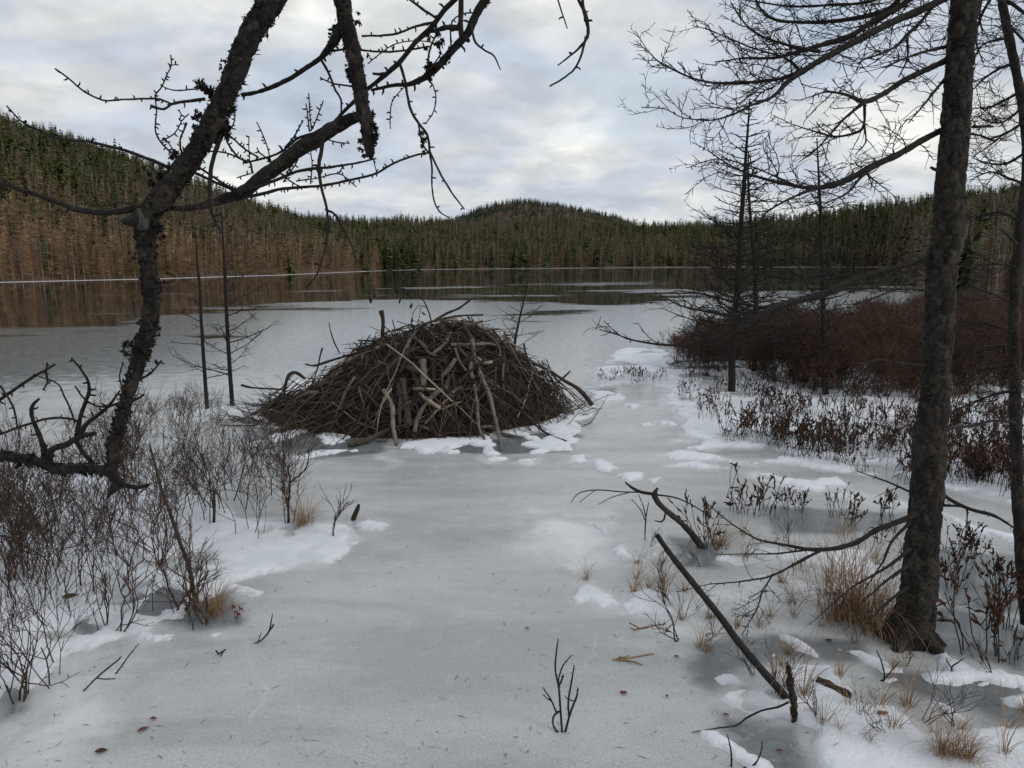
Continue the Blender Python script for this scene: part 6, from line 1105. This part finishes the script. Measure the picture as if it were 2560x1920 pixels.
stick_thing('forked_dead_branch', 'forked dead branch sticking up from the ice behind the leaning black stick', 8, [(800, 385, 30), (750, 320, 27), (700, 270, 24), (640, 220, 24), (605, 185, 24), (590, 150, 26), (605, 122, 10)], gb[1], gb[1]-0.05, 'stick_dark', 'branch', 8,
            [(8, [(590, 150, 16), (530, 140, 15), (490, 120, 13), (462, 97, 6)], gb[1]-0.05, gb[1]-0.1), (8, [(540, 142, 8), (450, 140, 6), (340, 132, 6), (260, 145, 5), (222, 188, 3)], gb[1]-0.06, gb[1]-0.2), (8, [(480, 142, 5), (400, 165, 4), (345, 195, 3)], gb[1]-0.08, gb[1]-0.2), (8, [(330, 133, 4), (300, 155, 3), (262, 185, 3)], gb[1]-0.12, gb[1]-0.2), (8, [(595, 152, 9), (680, 165, 7), (760, 200, 6), (850, 260, 4)], gb[1]-0.05, gb[1]+0.1), (8, [(640, 222, 9), (632, 260, 9), (620, 272, 8), (592, 266, 5)], gb[1]-0.04, gb[1]-0.1)])
def sprig(name, label, c, base, stems, matl='twig', cat='twig', knob=0.03):
    g = ground(*px_of(c, *base)); t_ = thing(name, (g[0], g[1], 0), label, cat)
    for s_ in stems:
        P_, R_ = trace(c, s_, g[1], g[1]+rr.uniform(-0.08, 0.08)); P_, R_ = smooth(P_, R_, 0.02); R_ = np.maximum(R_, 0.0015); P_[:, 2] = np.maximum(P_[:, 2], 0.002); mb_ = MB(); mb_.tube(P_, R_, 6); 
        if knob: knobs(mb_, P_, R_, rr, knob, 0.005)
        part(mb_, 'stem', M[matl], t_)
    return t_
sprig('bare_sprig', 'small branching bare sprig standing alone on the open ice at bottom centre', 8, (185, 1195), [[(185, 1200, 11), (178, 1100, 11), (170, 1000, 10), (155, 920, 9), (160, 840, 8), (168, 785, 5)], [(168, 1205, 10), (145, 1160, 9), (150, 1120, 9), (180, 1100, 9)], [(196, 1205, 11), (215, 1130, 10), (232, 1080, 10), (248, 1040, 9), (255, 1000, 6)], [(215, 1130, 9), (212, 1060, 9), (225, 980, 8), (238, 900, 5)], [(172, 1010, 8), (170, 960, 7), (190, 900, 7), (228, 856, 4)], [(160, 1110, 8), (135, 1050, 7), (100, 1000, 4)], [(140, 1060, 6), (118, 1045, 5), (98, 1028, 3)], [(170, 1000, 6), (190, 945, 9)], [(240, 1060, 6), (205, 1045, 5), (200, 1035, 4)]])
sprig('bare_sprig', 'thin bare twig at the bottom edge of the picture right of centre', 8, (925, 1340), [[(925, 1400, 8), (928, 1330, 8), (925, 1270, 7), (910, 1205, 4)]]); sprig('bare_sprig', 'curved bare twig at the bottom edge right of the thin one', 8, (1020, 1350), [[(980, 1360, 7), (1030, 1335, 8), (1055, 1290, 7), (1065, 1235, 4)]])
sprig('bare_sprig', 'tiny bare plant at the upper left of the forked dead branch foot', 8, (548, 350), [[(548, 352, 5), (550, 290, 6), (555, 240, 5), (565, 185, 4)], [(551, 270, 5), (530, 220, 4), (490, 172, 3)], [(552, 250, 5), (540, 200, 4), (520, 150, 3)]])
sprig('bare_sprig', 'small forked twig in the ice near the lower right', 8, (1900, 950), [[(1900, 952, 7), (1895, 910, 7), (1920, 890, 6), (1950, 870, 4)], [(1895, 912, 6), (1878, 890, 5), (1870, 870, 4)]]); sprig('bare_sprig', 'pair of crossing twigs in front of the large trunk', 8, (1590, 970), [[(1590, 985, 7), (1600, 950, 7), (1585, 880, 6), (1565, 835, 4)], [(1580, 1005, 6), (1610, 950, 6), (1670, 880, 4)]])
sprig('bare_sprig', 'forked twig lying on the white snow at lower left', 7, (420, 1280), [[(412, 1282, 7), (470, 1220, 8), (540, 1160, 8), (590, 1120, 7), (600, 1105, 4)], [(480, 1216, 7), (520, 1220, 6), (570, 1218, 5)], [(572, 1195, 7), (605, 1150, 7), (640, 1100, 6), (686, 1045, 4)]]); sprig('bare_sprig', 'small upright twig on the ice right of the left thicket', 7, (1260, 1045), [[(1258, 1047, 6), (1300, 1020, 8), (1330, 980, 8), (1338, 940, 7), (1346, 898, 4)], [(1275, 1035, 5), (1285, 1005, 4), (1292, 990, 3)], [(1330, 985, 5), (1352, 950, 9)]])
sprig('bare_sprig', 'short dark twig lying on the ice below the left thicket', 7, (1095, 1110), [[(1066, 1080, 8), (1090, 1105, 8), (1118, 1125, 7)], [(1090, 1115, 6), (1110, 1112, 4)]]); sprig('bare_sprig', 'sparse forked twig standing in the ice between thicket and stick dome', 7, (1425, 460), [[(1422, 462, 9), (1425, 360, 9), (1432, 250, 8), (1420, 180, 7), (1380, 120, 4)], [(1434, 250, 8), (1480, 210, 7), (1510, 180, 7), (1526, 110, 5), (1515, 88, 3)]])
stick_thing('short_stump', 'short dark stub sticking out of the ice at the right tip of the left snow', 7, [(1742, 435, 20), (1752, 410, 24), (1765, 380, 22), (1772, 358, 14)], ground(*px_of(7, 1745, 435))[1], ground(*px_of(7, 1745, 435))[1], 'stick_dark', 'stump')
stick_thing('stump_post', 'short upright grey post among the shrubs of the left thicket', 7, [(1056, 460, 16), (1058, 380, 16), (1056, 288, 15)], ground(*px_of(7, 1056, 460))[1], ground(*px_of(7, 1056, 460))[1], 'stick_dark', 'stump')
stick_thing('fallen_wood', 'short rotten piece of wood lying on the snow right of the mossy stump', 8, [(1305, 965, 30), (1350, 985, 36), (1400, 1010, 34), (1450, 1035, 40)], ground(*px_of(8, 1305, 985))[1], ground(*px_of(8, 1450, 1050))[1], 'stick_dark', 'wood', 8, rough_=0.2, step=0.02)
stick_thing('pale_dead_stem', 'thin pale dead stem standing in front of the red-brown heath mound', 6, [(905, 620, 9), (912, 520, 9), (905, 440, 9), (885, 370, 8), (855, 330, 5)], ground(*px_of(6, 905, 690))[1], ground(*px_of(6, 905, 690))[1], 'stick_brown', 'stem', 5)
sprig('dried_leaf_stalk', 'dried tan leaf stalks lying flat on the ice left of the leaning stick', 8, (510, 880), [[(435, 865, 9), (500, 875, 8), (585, 880, 6)], [(440, 880, 7), (500, 885, 7), (540, 900, 5)], [(405, 940, 7), (440, 940, 8), (478, 928, 5)], [(420, 965, 6), (440, 945, 6)]], 'grass', 'leaf', 0)
sprig('dried_leaf_stalk', 'bent dry stalks lying on the snow patch left of the leaning stick', 8, (560, 750), [[(480, 715, 6), (560, 752, 7), (640, 740, 5)], [(485, 735, 5), (520, 760, 5), (560, 785, 4)], [(640, 735, 5), (668, 778, 4)]], 'leaf_tan', 'stalk', 0)
def leaf_thing(label, c, x, y, L, w, matl, rot):
    g = ground(*px_of(c, x, y)); o_mb = MB(); n = 8; t = np.linspace(0, 1, n); wd = w*np.sin(math.pi*t**0.9)*0.5; cz = 0.005+0.002*np.sin(t*5); ca, sa = math.cos(rot), math.sin(rot)
    A_ = np.c_[t*L-L/2, wd, cz+0.0025]; B_ = np.c_[t*L-L/2, 0*t, cz]; C_ = np.c_[t*L-L/2, -wd, cz+0.003]; V = np.vstack([A_, B_, C_]); V[:, :2] = V[:, :2]@np.array([[ca, sa], [-sa, ca]]); z0 = top_z(g[0], g[1])
    i = np.arange(n-1); o_mb.add(V+[g[0], g[1], z0], np.concatenate([np.c_[i, n+i, n+i+1], np.c_[i, n+i+1, i+1], np.c_[n+i, 2*n+i, 2*n+i+1], np.c_[n+i, 2*n+i+1, n+i+1]]))
    tag(o_mb.build('fallen_leaf', M[matl], origin=(g[0], g[1], z0)), label, 'leaf', 'fallen leaves on the ice')
for a_ in [('larger red fallen leaf on the ice at lower left', 7, 708, 1472, 0.05, 0.026, 'leaf_red', 0.9), ('tiny red fallen leaf above the larger red one at lower left', 7, 758, 1420, 0.03, 0.02, 'leaf_red', 0.2), ('brown fallen leaf on the snow at the bottom left', 7, 500, 1580, 0.05, 0.032, 'leaf', 0.3), ('red fallen leaf on the open ice left of the leaning stick', 8, 455, 1025, 0.04, 0.028, 'leaf_red', 0.6), ('small dark leaf on the ice below the leaning stick', 8, 645, 1040, 0.03, 0.012, 'leaf', 1.4), ('small red leaf on the ice right of the bare sprig', 8, 905, 1122, 0.03, 0.018, 'leaf_red', 0.2), ('small red leaf near the bottom edge right of centre', 8, 1140, 1280, 0.03, 0.016, 'leaf_red', 0.1), ('curled brown leaf on the snow within the left thicket', 7, 350, 830, 0.09, 0.06, 'leaf', 0.5), ('small dark leaf on the snow patch left of the leaning stick', 8, 688, 866, 0.03, 0.018, 'leaf', 0.4), ('curled reddish leaf beside the rotten piece of wood', 8, 1590, 1135, 0.06, 0.03, 'leaf_tan', 0.2), ('dark leaf by the foot of the large trunk', 8, 1355, 795, 0.05, 0.03, 'leaf', 0.7), ('narrow brown leaf on the ice far left of the leaning stick', 8, 30, 742, 0.03, 0.014, 'leaf', 2.5)]:
    leaf_thing(*a_)
# dark red sprig beside the tan grass on the left
g = ground(*px_of(7, 1165, 925)); t_ = thing('red_leaf_sprig', (g[0], g[1], 0), 'tiny dark red leafy sprig on the ice beside the left tan grass', 'plant')
for (x, y) in ((1150, 880), (1165, 870), (1180, 885), (1195, 875), (1170, 910), (1190, 915), (1205, 885), (1155, 900)):
    p = at(*px_of(7, x, y), g[1]); mb = MB(); leafblade(mb, p, [rr.normal()*0.5, rr.normal()*0.3, 1], 0.03, 0.014, rr, 0); mb.tube([[g[0], g[1], 0.0], p], [0.0016, 0.0012], 3); part(mb, 'leaf', M['leaf_red'], t_)

# sparse dead stems and blades scattered over the right-hand margin, needles and specks on the near ice
MARG = [px_of(8, x, y) for x, y in ((420, 420), (700, 300), (1650, 330), (1690, 560), (1450, 760), (1800, 900), (2230, 960), (2230, 1330), (1300, 1330), (1000, 950), (760, 820), (520, 740))]
cnt = 0
while cnt < 70:
    px_, py_ = rb.uniform(1500, 2570), rb.uniform(1270, 1910)
    if not in_px(px_, py_, MARG): continue
    if cnt % 3: put('grass_tuft', TUS[rb.integers(4)], px_, py_, rb.uniform(0.4, 0.95), rb.uniform(0, 6.28), 'small loose tuft of dry blades among the snow patches on the right margin', 'grass', 'loose dry blades on the right margin')
    else: put('bare_sprig', SHO[rb.integers(5)], px_, py_, rb.uniform(0.25, 0.55), rb.uniform(0, 6.28), 'small bare dead sprig among the snow patches on the right margin', 'twig', 'dead sprigs on the right margin', tilt=0.5)
    cnt += 1
mb = MB()
for k in range(1500):
    px_, py_ = rb.uniform(-50, 2610), 1010+910*rb.random()**0.8
    g = ground(px_, py_); a = rb.uniform(0, 6.28); l = rb.uniform(0.002, 0.006) if rb.random() < 0.8 else rb.uniform(0.01, 0.035); w_ = rb.uniform(0.0008, 0.002); z = 0.0025 if k % 4 else max(0.0025, top_z(g[0], g[1])+0.002)
    c_, s_ = math.cos(a), math.sin(a); p = np.array([g[0], g[1], z])
    mb.add([p+[-c_*l, -s_*l, 0], p+[s_*w_, -c_*w_, 0.001], p+[c_*l, s_*l, 0.0012], p+[-s_*w_, c_*w_, 0.0015]], [[0, 1, 2], [0, 2, 3]])
tag(mb.build('needle_litter', M['leaf']), 'scattered needles and specks of bark on the near ice', 'litter', kind='stuff')
